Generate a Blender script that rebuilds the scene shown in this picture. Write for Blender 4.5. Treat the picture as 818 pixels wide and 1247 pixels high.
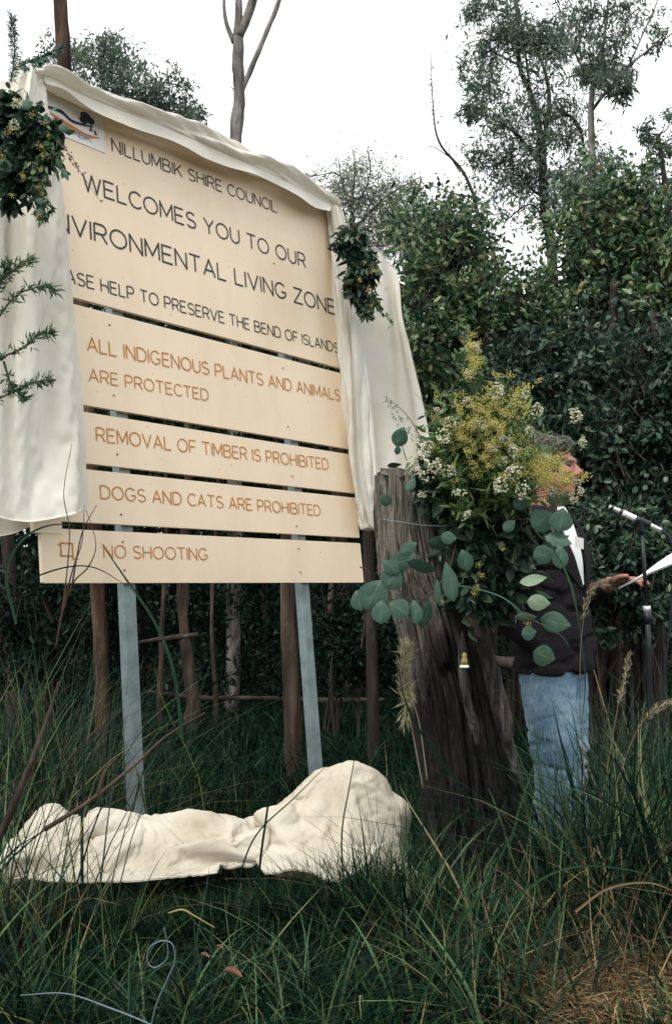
import bpy, math, random
import numpy as np
from mathutils import Vector, Matrix

# ------------------------------------------------------------------ camera, sky, sun, exposure
for o in list(bpy.data.objects): bpy.data.objects.remove(o)
S = bpy.context.scene
COL = S.collection
R = math.radians
FPX, CX, CY = 1223.0, 409.0, 623.5            # focal length in photo pixels and photo centre
EYE = 1.08
cd = bpy.data.cameras.new('camera'); cam = bpy.data.objects.new('camera', cd); COL.objects.link(cam)
cd.sensor_fit = 'VERTICAL'; cd.sensor_height = 36; cd.sensor_width = 24; cd.lens = 36*FPX/1247
cd.clip_start = 0.05; cd.clip_end = 2000
PITCH = math.atan(122/FPX); ROLL = R(2.0)
cam.matrix_world = Matrix.Translation((0, 0, EYE)) @ Matrix.Rotation(R(90)+PITCH, 4, 'X') @ Matrix.Rotation(-ROLL, 4, 'Z')
S.camera = cam
M3 = np.array(cam.matrix_world.to_3x3())
RT, UP, FW = M3[:, 0], M3[:, 1], -M3[:, 2]
CAM = np.array([0, 0, EYE])

w = bpy.data.worlds.new('World'); S.world = w; w.use_nodes = True
nt = w.node_tree; nt.nodes.clear()
SUN_EL, SUN_AZ = R(52), R(205)
sky = nt.nodes.new('ShaderNodeTexSky'); sky.sky_type = 'NISHITA'; sky.sun_disc = False
sky.sun_elevation = SUN_EL; sky.sun_rotation = SUN_AZ; sky.air_density = 1.0; sky.dust_density = 3.0
b1 = nt.nodes.new('ShaderNodeBackground'); b1.inputs[1].default_value = 0.12
nt.links.new(sky.outputs[0], b1.inputs[0])
tc = nt.nodes.new('ShaderNodeTexCoord'); nz = nt.nodes.new('ShaderNodeTexNoise')
nz.inputs['Scale'].default_value = 1.6; nz.inputs['Detail'].default_value = 4
nt.links.new(tc.outputs['Generated'], nz.inputs['Vector'])
cr = nt.nodes.new('ShaderNodeValToRGB')
cr.color_ramp.elements[0].position = .3; cr.color_ramp.elements[0].color = (.86, .90, .91, 1)
cr.color_ramp.elements[1].position = .7; cr.color_ramp.elements[1].color = (.98, .985, .98, 1)
nt.links.new(nz.outputs[0], cr.inputs[0])
b2 = nt.nodes.new('ShaderNodeBackground'); b2.inputs[1].default_value = 0.98
nt.links.new(cr.outputs[0], b2.inputs[0])
mx = nt.nodes.new('ShaderNodeMixShader'); mx.inputs[0].default_value = 0.88
nt.links.new(b1.outputs[0], mx.inputs[1]); nt.links.new(b2.outputs[0], mx.inputs[2])
wo = nt.nodes.new('ShaderNodeOutputWorld'); nt.links.new(mx.outputs[0], wo.inputs[0])

sd = bpy.data.lights.new('sun', 'SUN'); sd.energy = 1.4; sd.angle = R(25); sd.color = (1, .96, .9)
so = bpy.data.objects.new('sun', sd); COL.objects.link(so)
sv = Vector((math.cos(SUN_EL)*math.sin(SUN_AZ), math.cos(SUN_EL)*math.cos(SUN_AZ), math.sin(SUN_EL)))
so.rotation_euler = sv.to_track_quat('Z', 'Y').to_euler(); so.location = (-5, -5, 12)
S.view_settings.view_transform = 'Standard'; S.view_settings.look = 'None'
S.view_settings.exposure = 0.8; S.view_settings.gamma = 1.0; S.view_settings.use_curve_mapping = False

# ------------------------------------------------------------------ helpers
rng = np.random.default_rng(11)
random.seed(5)

def P(px, py, d):
    return CAM + d*(FW + (px-CX)/FPX*RT - (py-CY)/FPX*UP)

def G(px, d):                                   # ground point in column px at depth d
    a = P(px, 0, d); b = P(px, 1200, d)
    t = a[2]/(a[2]-b[2]); return a+(b-a)*t

_tab = np.random.default_rng(3).random((64, 64, 64))
def vnoise(p):                                  # value noise, p (N,3) -> 0..1
    p = np.asarray(p, float); i = np.floor(p).astype(int); f = p-i; f = f*f*(3-2*f); o = 0
    for dx in (0, 1):
        wx = f[:, 0] if dx else 1-f[:, 0]
        for dy in (0, 1):
            wy = f[:, 1] if dy else 1-f[:, 1]
            for dz in (0, 1):
                wz = f[:, 2] if dz else 1-f[:, 2]
                o = o+wx*wy*wz*_tab[(i[:, 0]+dx) % 64, (i[:, 1]+dy) % 64, (i[:, 2]+dz) % 64]
    return o
def fbm(p, n=4):
    p = np.asarray(p, float); a = .5; s = 0
    for k in range(n): s = s+a*(vnoise(p)-.5); p = p*2.03+17.3; a *= .5
    return s

ORG = {}
def tag(o, label=None, cat=None, group=None, kind=None):
    if label: o['label'] = label
    if cat: o['category'] = cat
    if group: o['group'] = group
    if kind: o['kind'] = kind
    return o
def thing(name, label, cat, loc, group=None):
    o = bpy.data.objects.new(name, None); COL.objects.link(o); o.empty_display_size = .1
    o.location = [float(v) for v in loc]; ORG[o.name] = np.array(loc, float)
    return tag(o, label, cat, group)

class MB:
    def __init__(s): s.v = []; s.q = []; s.t = []; s.n = 0
    def add(s, V, Q=None, T=None):
        V = np.asarray(V, float).reshape(-1, 3)
        if Q is not None and len(Q): s.q.append(np.asarray(Q, int)+s.n)
        if T is not None and len(T): s.t.append(np.asarray(T, int)+s.n)
        s.v.append(V); s.n += len(V)
    def V(s): return np.concatenate(s.v)
    def mesh(s, name, V=None):
        V = s.V() if V is None else V
        q = np.concatenate(s.q) if s.q else np.zeros((0, 4), int)
        t = np.concatenate(s.t) if s.t else np.zeros((0, 3), int)
        me = bpy.data.meshes.new(name)
        me.vertices.add(len(V)); me.vertices.foreach_set('co', V.astype(np.float32).ravel())
        nl = len(q)*4+len(t)*3; me.loops.add(nl)
        me.loops.foreach_set('vertex_index', np.concatenate([q.ravel(), t.ravel()]).astype(np.int32))
        st = np.concatenate([np.arange(len(q))*4, len(q)*4+np.arange(len(t))*3]).astype(np.int32)
        me.polygons.add(len(st)); me.polygons.foreach_set('loop_start', st)
        me.update(calc_edges=True); me.validate()
        return me
    def build(s, name, mat, parent=None, smooth=True, loc=None, kind=None):
        V = s.V()
        if parent is not None: o0 = ORG[parent.name]
        else: o0 = np.array(loc if loc is not None else V.mean(0), float)
        me = s.mesh(name, V-o0)
        return link(name, me, mat, parent, smooth, o0, kind)

def link(name, me, mat, parent, smooth, o0, kind=None, loc=None):
    if mat is not None and not me.materials: me.materials.append(mat)
    me.polygons.foreach_set('use_smooth', np.full(len(me.polygons), bool(smooth)))
    o = bpy.data.objects.new(name, me); COL.objects.link(o)
    ORG[o.name] = np.array(o0, float)
    if parent is not None: o.parent = parent
    else: o.location = [float(x) for x in o0]
    if loc is not None: o.location = loc
    if kind: o['kind'] = kind
    return o

def catmull(pts, n):
    p = np.asarray(pts, float)
    if p.ndim == 1: p = p[:, None]
    m = len(p); P_ = np.vstack([2*p[0]-p[1], p, 2*p[-1]-p[-2]])
    t = np.linspace(0, m-1, n); i = np.minimum(t.astype(int), m-2); f = (t-i)[:, None]
    a, b, c, d = P_[i], P_[i+1], P_[i+2], P_[i+3]
    return .5*((2*b)+(-a+c)*f+(2*a-5*b+4*c-d)*f*f+(-a+3*b-3*c+d)*f**3)

def tube(mb, pts, rad, seg=8, n=None, rough=0, squash=None, cap=True):
    pts = np.asarray(pts, float); n = n or max(2, (len(pts)-1)*5+1)
    C = catmull(pts, n) if len(pts) > 2 else pts[0]+np.linspace(0, 1, n)[:, None]*(pts[1]-pts[0])
    r = np.interp(np.linspace(0, 1, n), np.linspace(0, 1, len(np.atleast_1d(rad))), np.atleast_1d(rad))
    T = np.gradient(C, axis=0); T /= np.linalg.norm(T, axis=1)[:, None]+1e-12
    u = np.cross(T[0], [0.3, 1, .2]);
    if np.linalg.norm(u) < 1e-3: u = np.cross(T[0], [1, 0, 0])
    U = []
    for k in range(n):
        u = u-T[k]*np.dot(u, T[k]); u = u/np.linalg.norm(u); U.append(u)
    U = np.array(U); W = np.cross(T, U)
    a = np.linspace(0, 2*np.pi, seg, endpoint=False)
    ca, sa = np.cos(a), np.sin(a)
    rr = r[:, None]*np.ones(seg)
    V = C[:, None]+rr[..., None]*(ca[None, :, None]*U[:, None]+sa[None, :, None]*W[:, None]*(squash or 1))
    V = V.reshape(-1, 3)
    if rough:
        V = V+(V-np.repeat(C, seg, 0))*(fbm(V*np.array([18, 18, 5])+3, 3)[:, None]*rough*4)
    i = np.arange(n-1)[:, None]*seg; j = np.arange(seg)[None]; j2 = (j+1) % seg
    Q = np.stack([i+j, i+j2, i+seg+j2, i+seg+j], -1).reshape(-1, 4)
    if cap:
        V = np.vstack([V, C[0], C[-1]]); b = n*seg
        T3 = [[b, (k+1) % seg, k] for k in range(seg)]+[[b+1, (n-1)*seg+k, (n-1)*seg+(k+1) % seg] for k in range(seg)]
    else: T3 = None
    mb.add(V, Q, T3)

def grid_faces(nr, nc, wrap=False):
    i = np.arange(nr-1)[:, None]*nc
    if wrap: j = np.arange(nc)[None]; j2 = (j+1) % nc
    else: j = np.arange(nc-1)[None]; j2 = j+1
    return np.stack([i+j, i+j2, i+nc+j2, i+nc+j], -1).reshape(-1, 4)

def surf(ctrl, nr, nc):                          # ctrl: rows x cols x 3 -> smooth grid
    c = np.asarray(ctrl, float)
    rows = np.array([catmull(r, nc) for r in c])
    return np.array([catmull(rows[:, k], nr) for k in range(nc)]).transpose(1, 0, 2)

def normals(g):
    a = np.gradient(g, axis=0); b = np.gradient(g, axis=1); n = np.cross(a, b)
    return n/(np.linalg.norm(n, axis=2)[..., None]+1e-12)

def sheet(mb, g, th):                            # closed thin sheet from a grid
    nr, nc = g.shape[:2]; N = normals(g)
    A = (g+N*th/2).reshape(-1, 3); B = (g-N*th/2).reshape(-1, 3); q = grid_faces(nr, nc); n = nr*nc
    idx = np.concatenate([np.arange(nc), np.arange(1, nr)*nc+nc-1, (nr-1)*nc+np.arange(nc-2, -1, -1), np.arange(nr-2, 0, -1)*nc])
    nx = np.roll(idx, -1); side = np.stack([idx, nx, nx+n, idx+n], 1)
    mb.add(np.vstack([A, B]), np.vstack([q, q[:, ::-1]+n, side]))

def unit(v): return v/(np.linalg.norm(v, axis=-1, keepdims=True)+1e-12)

def leaves(mb, C, L, W, droop=.3, full=False, out=None, flat=0.0):
    n = len(C)
    if n == 0: return
    L = np.asarray(L)*rng.uniform(.65, 1.25, n); W = np.asarray(W)*rng.uniform(.7, 1.2, n)
    a = rng.normal(size=(n, 3))
    if out is not None: a = a*.7+out
    a[:, 2] -= droop*2; a = unit(a)
    s = rng.normal(size=(n, 3)); s[:, 2] *= (1-flat); s = unit(np.cross(a, np.cross(s, a))); nn = np.cross(a, s)
    L = L[:, None]; W = W[:, None]; f = W*.25
    if full:
        V = np.stack([C, C+a*L*.3+s*W*.5-nn*f, C+a*L*.68+s*W*.38-nn*f, C+a*L-nn*L*.12, C+a*L*.68-s*W*.38-nn*f, C+a*L*.3-s*W*.5-nn*f], 1).reshape(-1, 3)
        b = np.arange(n)[:, None]*6; mb.add(V, np.vstack([b+[0, 1, 2, 3], b+[0, 3, 4, 5]]))
    else:
        V = np.stack([C, C+a*L*.45+s*W*.5-nn*f, C+a*L, C+a*L*.45-s*W*.5-nn*f], 1).reshape(-1, 3)
        b = np.arange(n)[:, None]*4; mb.add(V, None, np.vstack([b+[0, 1, 2], b+[0, 2, 3]]))

def cluster(mb, c, r, n, L, W, sub=6, **k):      # uneven clump: sub-clumps inside an ellipsoid
    c = np.asarray(c, float); r = np.asarray(r, float)*np.ones(3)
    sc = unit(rng.normal(size=(sub, 3)))*rng.uniform(.2, 1, (sub, 1))**.6*r+c
    i = rng.integers(0, sub, n); sr = r*rng.uniform(.22, .5, (sub, 1))
    C = sc[i]+rng.normal(size=(n, 3))*sr[i]*.62
    kk = rng.uniform(.55, 1.35, n); leaves(mb, C, L*kk, W*kk*rng.uniform(.75, 1.2, n), **k)
    return sc

def blades(mb, root, h, width, bend, phi=None, droop=.35, seg=4, up=None):
    n = len(root); h = np.asarray(h)*np.ones(n); bend = np.asarray(bend)*np.ones(n); width = np.asarray(width)*np.ones(n)
    phi = rng.uniform(0, 2*np.pi, n) if phi is None else phi
    d = np.stack([np.cos(phi), np.sin(phi), 0*phi], 1)
    ps = phi+np.pi/2+rng.normal(0, .5, n); s = np.stack([np.cos(ps), np.sin(ps), 0*ps], 1)
    t = np.linspace(0, 1, seg+1)
    kk = rng.normal(0, .03, n)
    out = []
    for tt in t:
        c = root+d*(h*bend*tt**1.8)[:, None]+np.array([0, 0, 1])*(h*(tt-droop*bend*tt**2.6))[:, None]+s*(h*kk*np.sin(tt*5))[:, None]
        wv = (width*.5*(1-tt**2.2*.96)*(0.6+.4*min(1, tt*4)))[:, None]
        out += [c-s*wv, c+s*wv]
    V = np.stack(out, 1).reshape(-1, 3); m = 2*(seg+1); b = np.arange(n)[:, None]*m
    mb.add(V, np.vstack([b+[2*k, 2*k+1, 2*k+3, 2*k+2] for k in range(seg)]))

def sphere(mb, c, r, nu=16, nv=12, fn=None):
    th = np.linspace(0, np.pi, nv+1)[1:-1]; ph = np.linspace(0, 2*np.pi, nu, endpoint=False)
    d = np.stack([np.sin(th)[:, None]*np.cos(ph), np.sin(th)[:, None]*np.sin(ph), np.cos(th)[:, None]*np.ones(nu)], -1).reshape(-1, 3)
    d = np.vstack([d, [0, 0, 1], [0, 0, -1]]); V = d*np.asarray(r)*np.ones(3)
    if fn is not None: V = fn(V, d)
    V = V+np.asarray(c); Q = grid_faces(nv-1, nu, True); a = (nv-1)*nu
    T = [[a, k, (k+1) % nu] for k in range(nu)]+[[a+1, (nv-2)*nu+(k+1) % nu, (nv-2)*nu+k] for k in range(nu)]
    mb.add(V, Q, T)

def remeshed(mb, voxel, smooth=2, name='tmp'):   # union of closed lofts -> one continuous skin
    me = mb.mesh(name); o = bpy.data.objects.new(name, me); COL.objects.link(o)
    m = o.modifiers.new('r', 'REMESH'); m.mode = 'VOXEL'; m.voxel_size = voxel
    s = o.modifiers.new('s', 'SMOOTH'); s.iterations = smooth; s.factor = .5
    bpy.context.view_layer.update()
    dg = bpy.context.evaluated_depsgraph_get(); out = bpy.data.meshes.new_from_object(o.evaluated_get(dg))
    bpy.data.objects.remove(o); out.materials.clear()
    return out
def verts(me):
    a = np.zeros(len(me.vertices)*3, np.float32); me.vertices.foreach_get('co', a); return a.reshape(-1, 3).astype(float)
def vnorm(me):
    a = np.zeros(len(me.vertices)*3, np.float32); me.vertices.foreach_get('normal', a); return a.reshape(-1, 3).astype(float)
def setv(me, V): me.vertices.foreach_set('co', V.astype(np.float32).ravel()); me.update()

def simcloth(g, grow, frames, solid=None, pin=None, seed=0, kick=.006, stiff=(12, 12, 4, .25)):
    """let a real cloth, larger than the surface it starts on, settle and buckle into folds"""
    nr, nc = g.shape[:2]; r_ = np.random.default_rng(seed)
    mb = MB(); mb.add((g+normals(g)*(r_.uniform(-1, 1, (nr, nc))*kick)[..., None]).reshape(-1, 3), grid_faces(nr, nc)); me = mb.mesh('sim'); o = bpy.data.objects.new('sim', me); COL.objects.link(o); tmp = [o]
    if solid is not None:
        c = bpy.data.objects.new('solid', solid); COL.objects.link(c); tmp.append(c); cm = c.modifiers.new('c', 'COLLISION')
        c.collision.thickness_outer = .006; c.collision.cloth_friction = 12
    m = o.modifiers.new('cloth', 'CLOTH'); st = m.settings; st.quality = 5; st.mass = .25
    st.tension_stiffness, st.compression_stiffness, st.shear_stiffness, st.bending_stiffness = stiff
    st.air_damping = 3; st.tension_damping = 8; st.compression_damping = 8; st.shear_damping = 8; st.bending_damping = .6
    st.shrink_min = -grow; st.shrink_max = -grow
    if pin is not None:
        vg = o.vertex_groups.new(name='pin')
        for i in np.nonzero(pin.ravel() > 0)[0]: vg.add([int(i)], float(pin.ravel()[i]), 'REPLACE')
        st.vertex_group_mass = 'pin'; st.pin_stiffness = 1
    m.collision_settings.use_collision = solid is not None; m.collision_settings.collision_quality = 3; m.collision_settings.distance_min = .005
    m.collision_settings.use_self_collision = False; m.collision_settings.self_distance_min = .004
    m.point_cache.frame_start = 1; m.point_cache.frame_end = frames+5
    for f in range(1, frames+1): S.frame_set(f)
    out = bpy.data.meshes.new_from_object(o.evaluated_get(bpy.context.evaluated_depsgraph_get())); V = verts(out).reshape(nr, nc, 3)
    S.frame_set(1)
    for t in tmp: bpy.data.objects.remove(t)
    bpy.data.meshes.remove(out); return V

# ------------------------------------------------------------------ materials
def mat(name): 
    m = bpy.data.materials.new(name); m.use_nodes = True
    return m, m.node_tree, m.node_tree.nodes['Principled BSDF']
def ramp(nt, fac, stops):
    r = nt.nodes.new('ShaderNodeValToRGB'); e = r.color_ramp.elements
    while len(e) < len(stops): e.new(.5)
    for k, (p, c) in enumerate(stops): e[k].position = p; e[k].color = (*c, 1)
    nt.links.new(fac, r.inputs[0]); return r.outputs[0]
def noise(nt, scale, detail=5, rough=.6, stretch=None, coord='Object', dist=0):
    t = nt.nodes.new('ShaderNodeTexCoord'); n = nt.nodes.new('ShaderNodeTexNoise')
    n.inputs['Scale'].default_value = scale; n.inputs['Detail'].default_value = detail
    n.inputs['Roughness'].default_value = rough; n.inputs['Distortion'].default_value = dist
    src = t.outputs[coord]
    if stretch:
        mp = nt.nodes.new('ShaderNodeMapping'); mp.inputs['Scale'].default_value = stretch
        nt.links.new(src, mp.inputs[0]); src = mp.outputs[0]
    nt.links.new(src, n.inputs['Vector']); return n.outputs[0]
def bump(nt, bs, h, strength=.4, dist=.01):
    b = nt.nodes.new('ShaderNodeBump'); b.inputs['Strength'].default_value = strength; b.inputs['Distance'].default_value = dist
    nt.links.new(h, b.inputs['Height']); nt.links.new(b.outputs[0], bs.inputs['Normal'])
def mixc(nt, f, a, b, mode='MIX'):
    m = nt.nodes.new('ShaderNodeMix'); m.data_type = 'RGBA'; m.blend_type = mode
    for s, v in ((0, f), (6, a), (7, b)):
        if hasattr(v, 'is_linked') or hasattr(v, 'links'): nt.links.new(v, m.inputs[s])
        else: m.inputs[s].default_value = v if s == 0 else (*v, 1)
    return m.outputs[2]

def leafmat(name, stops, rough=.5, trans=.22, spec=.35):
    m, nt, bs = mat(name)
    g = nt.nodes.new('ShaderNodeNewGeometry')
    c = ramp(nt, g.outputs['Random Per Island'], stops)
    n = noise(nt, 2.2, 2); c = mixc(nt, ramp(nt, n, [(.35, (.6, .6, .6)), (.65, (1.25, 1.25, 1.2))]), c, c) if False else c
    mm = nt.nodes.new('ShaderNodeMix'); mm.data_type = 'RGBA'; mm.blend_type = 'MULTIPLY'; mm.inputs[0].default_value = 1
    nt.links.new(c, mm.inputs[6]); nt.links.new(ramp(nt, n, [(.38, (.6, .66, .68)), (.62, (1.2, 1.15, 1.05))]), mm.inputs[7]); c = mm.outputs[2]
    nt.links.new(c, bs.inputs['Base Color']); bs.inputs['Roughness'].default_value = rough
    bs.inputs['Specular IOR Level'].default_value = spec
    tr = nt.nodes.new('ShaderNodeBsdfTranslucent'); nt.links.new(c, tr.inputs[0])
    mx = nt.nodes.new('ShaderNodeMixShader'); mx.inputs[0].default_value = trans
    nt.links.new(bs.outputs[0], mx.inputs[1]); nt.links.new(tr.outputs[0], mx.inputs[2])
    nt.links.new(mx.outputs[0], nt.nodes['Material Output'].inputs[0]); return m

def barkmat(name, stops, scale=9, st=(1, 1, .18), b=.6):
    m, nt, bs = mat(name)
    n = noise(nt, scale, 7, .65, st, dist=.6)
    nt.links.new(ramp(nt, n, stops), bs.inputs['Base Color']); bs.inputs['Roughness'].default_value = .85
    bs.inputs['Specular IOR Level'].default_value = .2
    n2 = noise(nt, scale*3, 6, .7, st); bump(nt, bs, n2, b, .02); return m

def plain(name, col, rough=.5, metal=0, var=.12, scale=20, b=0, spec=.4):
    m, nt, bs = mat(name)
    n = noise(nt, scale, 4)
    lo = tuple(max(0, c*(1-var)) for c in col); hi = tuple(min(1, c*(1+var)) for c in col)
    nt.links.new(ramp(nt, n, [(.3, lo), (.7, hi)]), bs.inputs['Base Color'])
    bs.inputs['Roughness'].default_value = rough; bs.inputs['Metallic'].default_value = metal
    bs.inputs['Specular IOR Level'].default_value = spec
    if b: bump(nt, bs, noise(nt, scale*6, 4), b, .004)
    return m

MT = {}
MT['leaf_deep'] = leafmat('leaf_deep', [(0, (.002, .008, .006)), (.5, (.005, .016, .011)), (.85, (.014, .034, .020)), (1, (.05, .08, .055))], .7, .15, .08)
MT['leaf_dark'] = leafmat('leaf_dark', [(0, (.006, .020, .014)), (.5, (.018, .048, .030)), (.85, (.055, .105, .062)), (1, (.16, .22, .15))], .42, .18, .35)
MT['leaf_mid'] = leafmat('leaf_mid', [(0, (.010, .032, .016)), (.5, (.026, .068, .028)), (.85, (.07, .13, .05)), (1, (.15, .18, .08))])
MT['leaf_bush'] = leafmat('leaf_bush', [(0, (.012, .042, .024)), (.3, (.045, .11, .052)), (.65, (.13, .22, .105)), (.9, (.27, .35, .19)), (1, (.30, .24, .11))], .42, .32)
MT['leaf_far'] = leafmat('leaf_far', [(0, (.07, .115, .095)), (.6, (.13, .19, .145)), (1, (.22, .28, .20))], .55, .5)
MT['leaf_grey'] = leafmat('leaf_grey', [(0, (.14, .16, .125)), (.6, (.21, .235, .17)), (1, (.3, .31, .22))], .7, .4)
MT['leaf_gum'] = leafmat('leaf_gum', [(0, (.03, .085, .068)), (.6, (.05, .125, .095)), (1, (.09, .17, .13))], .42, .12)
MT['leaf_pale'] = leafmat('leaf_pale', [(0, (.20, .28, .22)), (1, (.27, .34, .27))], .5, .12)
MT['grass'] = leafmat('grass', [(0, (.002, .009, .006)), (.55, (.005, .019, .011)), (.78, (.014, .046, .022)), (.92, (.06, .115, .045)), (.97, (.10, .14, .06)), (1, (.24, .19, .09))], .8, .15, .05)
MT['grass_far'] = leafmat('grass_far', [(0, (.002, .008, .006)), (.6, (.006, .022, .013)), (.9, (.02, .05, .026)), (1, (.05, .09, .045))], .7, .15, .06)
MT['sedge'] = leafmat('sedge', [(0, (.003, .014, .009)), (.5, (.011, .040, .023)), (.75, (.05, .11, .055)), (.92, (.12, .185, .085)), (1, (.30, .26, .13))], .5, .22, .14)
MT['straw'] = leafmat('straw', [(0, (.07, .042, .022)), (.5, (.20, .125, .065)), (1, (.42, .31, .18))], .6, .15)
MT['plume'] = leafmat('plume', [(0, (.20, .17, .10)), (1, (.46, .42, .29))], .7, .3)
MT['needle'] = leafmat('needle', [(0, (.03, .075, .04)), (.6, (.08, .16, .085)), (1, (.17, .25, .14))], .5, .35)
MT['yellow'] = leafmat('yellow_flower', [(0, (.56, .47, .08)), (.5, (.72, .64, .20)), (1, (.78, .76, .42))], .7, .3)
MT['cream'] = leafmat('cream_flower', [(0, (.48, .50, .33)), (.6, (.62, .62, .46)), (1, (.74, .72, .58))], .8, .2)
MT['bark_red'] = barkmat('bark_red', [(.34, (.014, .009, .007)), (.5, (.055, .032, .022)), (.72, (.15, .09, .06))])
MT['bark_brown'] = barkmat('bark_brown', [(.34, (.012, .010, .008)), (.5, (.055, .04, .030)), (.74, (.16, .12, .085))])
MT['bark_pale'] = barkmat('bark_pale', [(.34, (.05, .045, .04)), (.5, (.17, .155, .14)), (.7, (.36, .335, .30))], 9, (1, 1, .3), .8)
MT['bark_dark'] = barkmat('bark_dark', [(.3, (.012, .01, .009)), (.55, (.045, .035, .028)), (.75, (.12, .095, .075))])
MT['twig'] = barkmat('twig', [(.3, (.03, .02, .016)), (.7, (.12, .08, .055))], 14)

def gum_mat(name, lo, hi):
    m, nt, bs = mat(name)
    c = ramp(nt, noise(nt, 2.2, 6, .7), [(.3, lo), (.7, hi)])
    t = nt.nodes.new('ShaderNodeTexCoord'); sp = nt.nodes.new('ShaderNodeSeparateXYZ'); nt.links.new(t.outputs['Object'], sp.inputs[0])
    ab = nt.nodes.new('ShaderNodeMath'); ab.operation = 'ABSOLUTE'; nt.links.new(sp.outputs[1], ab.inputs[0])
    c = mixc(nt, ramp(nt, ab.outputs[0], [(.02, (.3, .3, .3)), (.06, (0, 0, 0))]), c, (.22, .26, .14))
    ve = nt.nodes.new('ShaderNodeMath'); ve.operation = 'MULTIPLY_ADD'; ve.inputs[1].default_value = -.8; nt.links.new(ab.outputs[0], ve.inputs[0]); nt.links.new(sp.outputs[0], ve.inputs[2])
    v2 = nt.nodes.new('ShaderNodeMath'); v2.operation = 'PINGPONG'; v2.inputs[1].default_value = .16; nt.links.new(ve.outputs[0], v2.inputs[0])
    c = mixc(nt, ramp(nt, v2.outputs[0], [(.0, (.10, .10, .10)), (.03, (0, 0, 0))]), c, (.20, .26, .16))
    c = mixc(nt, ramp(nt, noise(nt, 5, 2), [(.66, (0, 0, 0)), (.70, (.8, .8, .8))]), c, (.10, .07, .035))
    nt.links.new(c, bs.inputs['Base Color']); bs.inputs['Roughness'].default_value = .5; bs.inputs['Specular IOR Level'].default_value = .3
    return m
MT['gum_round'] = gum_mat('gum_round', (.022, .060, .043), (.058, .122, .085)); MT['gum_pale'] = gum_mat('gum_pale', (.13, .20, .13), (.24, .31, .21))
def stump_mat():
    m, nt, bs = mat('stump_wood')
    n = noise(nt, 55, 10, .8, (1, 1, .15), dist=.6)
    c = ramp(nt, n, [(.32, (.012, .012, .012)), (.41, (.11, .105, .095)), (.52, (.28, .265, .235)), (.66, (.50, .475, .42))])
    big = noise(nt, 3.0, 3, .5, (1, 1, .5))
    t = nt.nodes.new('ShaderNodeTexCoord'); sp = nt.nodes.new('ShaderNodeSeparateXYZ'); nt.links.new(t.outputs['Object'], sp.inputs[0])
    ma = nt.nodes.new('ShaderNodeMath'); ma.operation = 'MULTIPLY_ADD'; ma.inputs[1].default_value = .42; nt.links.new(sp.outputs[2], ma.inputs[0]); nt.links.new(big, ma.inputs[2])
    low_tone = ramp(nt, ma.outputs[0], [(.74, (.13, .127, .137)), (.90, (.95, .93, .87))])   # wood colour darker towards the foot of the trunk
    c = mixc(nt, 1.0, c, low_tone, 'MULTIPLY')
    nt.links.new(c, bs.inputs['Base Color']); bs.inputs['Roughness'].default_value = .9; bs.inputs['Specular IOR Level'].default_value = .15
    bump(nt, bs, noise(nt, 90, 9, .8, (1, 1, .13), dist=.5), 1.0, .02); return m
MT['stump'] = stump_mat()
MT['slab'] = barkmat('slab_wood', [(.36, (.012, .011, .010)), (.5, (.06, .055, .05)), (.68, (.17, .155, .14))], 38, (1, 1, .07), .9)

def canvas():
    m, nt, bs = mat('canvas')
    n = noise(nt, 3.5, 4)
    c = ramp(nt, n, [(.3, (.76, .72, .62)), (.5, (.81, .785, .71)), (.75, (.84, .825, .77))])
    nt.links.new(c, bs.inputs['Base Color']); bs.inputs['Roughness'].default_value = .85; bs.inputs['Specular IOR Level'].default_value = .15
    bump(nt, bs, noise(nt, 260, 3), .25, .002)
    tr = nt.nodes.new('ShaderNodeBsdfTranslucent'); nt.links.new(c, tr.inputs[0])
    mx = nt.nodes.new('ShaderNodeMixShader'); mx.inputs[0].default_value = .30
    nt.links.new(bs.outputs[0], mx.inputs[1]); nt.links.new(tr.outputs[0], mx.inputs[2]); nt.links.new(mx.outputs[0], nt.nodes['Material Output'].inputs[0])
    return m
MT['canvas'] = canvas()
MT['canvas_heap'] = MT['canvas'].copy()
for n_ in MT['canvas_heap'].node_tree.nodes:            # darker, browner colours for the piece on the ground
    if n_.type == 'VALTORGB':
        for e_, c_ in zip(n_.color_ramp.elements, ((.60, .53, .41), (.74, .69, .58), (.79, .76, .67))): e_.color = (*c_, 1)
def board_mat():
    m, nt, bs = mat('board_paint')
    c = ramp(nt, noise(nt, 1.3, 3), [(.3, (.78, .62, .43)), (.7, (.81, .66, .475))])
    sp = ramp(nt, noise(nt, 55, 2, .5), [(.23, (.65, .55, .45)), (.28, (1, 1, 1))])
    c = mixc(nt, 1.0, c, sp, 'MULTIPLY')
    nt.links.new(c, bs.inputs['Base Color']); bs.inputs['Roughness'].default_value = .3; bs.inputs['Specular IOR Level'].default_value = .6
    st = ramp(nt, noise(nt, 5, 6, .7, (1, 1, .25)), [(.3, (.93, .915, .89)), (.55, (1, 1, 1))]); c = mixc(nt, 1.0, c, st, 'MULTIPLY'); nt.links.new(c, bs.inputs['Base Color'])
    bump(nt, bs, noise(nt, 120, 3), .12, .002); return m
MT['board'] = board_mat()
MT['black_ink'] = plain('black_lettering', (.022, .022, .026), .5)
MT['orange_ink'] = plain('orange_lettering', (.50, .20, .035), .55, 0, .2, 30)
MT['navy_ink'] = plain('navy_ink', (.012, .02, .06), .5)
MT['white_panel'] = plain('white_panel', (.76, .74, .70), .4, 0, .04)
MT['galv'] = plain('galvanised_steel', (.22, .275, .28), .5, .55, .25, 14, .1)
MT['bolt'] = plain('bolt_steel', (.30, .22, .15), .5, .6)
MT['denim'] = None
MT['skin'] = plain('skin', (.33, .15, .105), .55, 0, .18, 26, .15)
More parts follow.
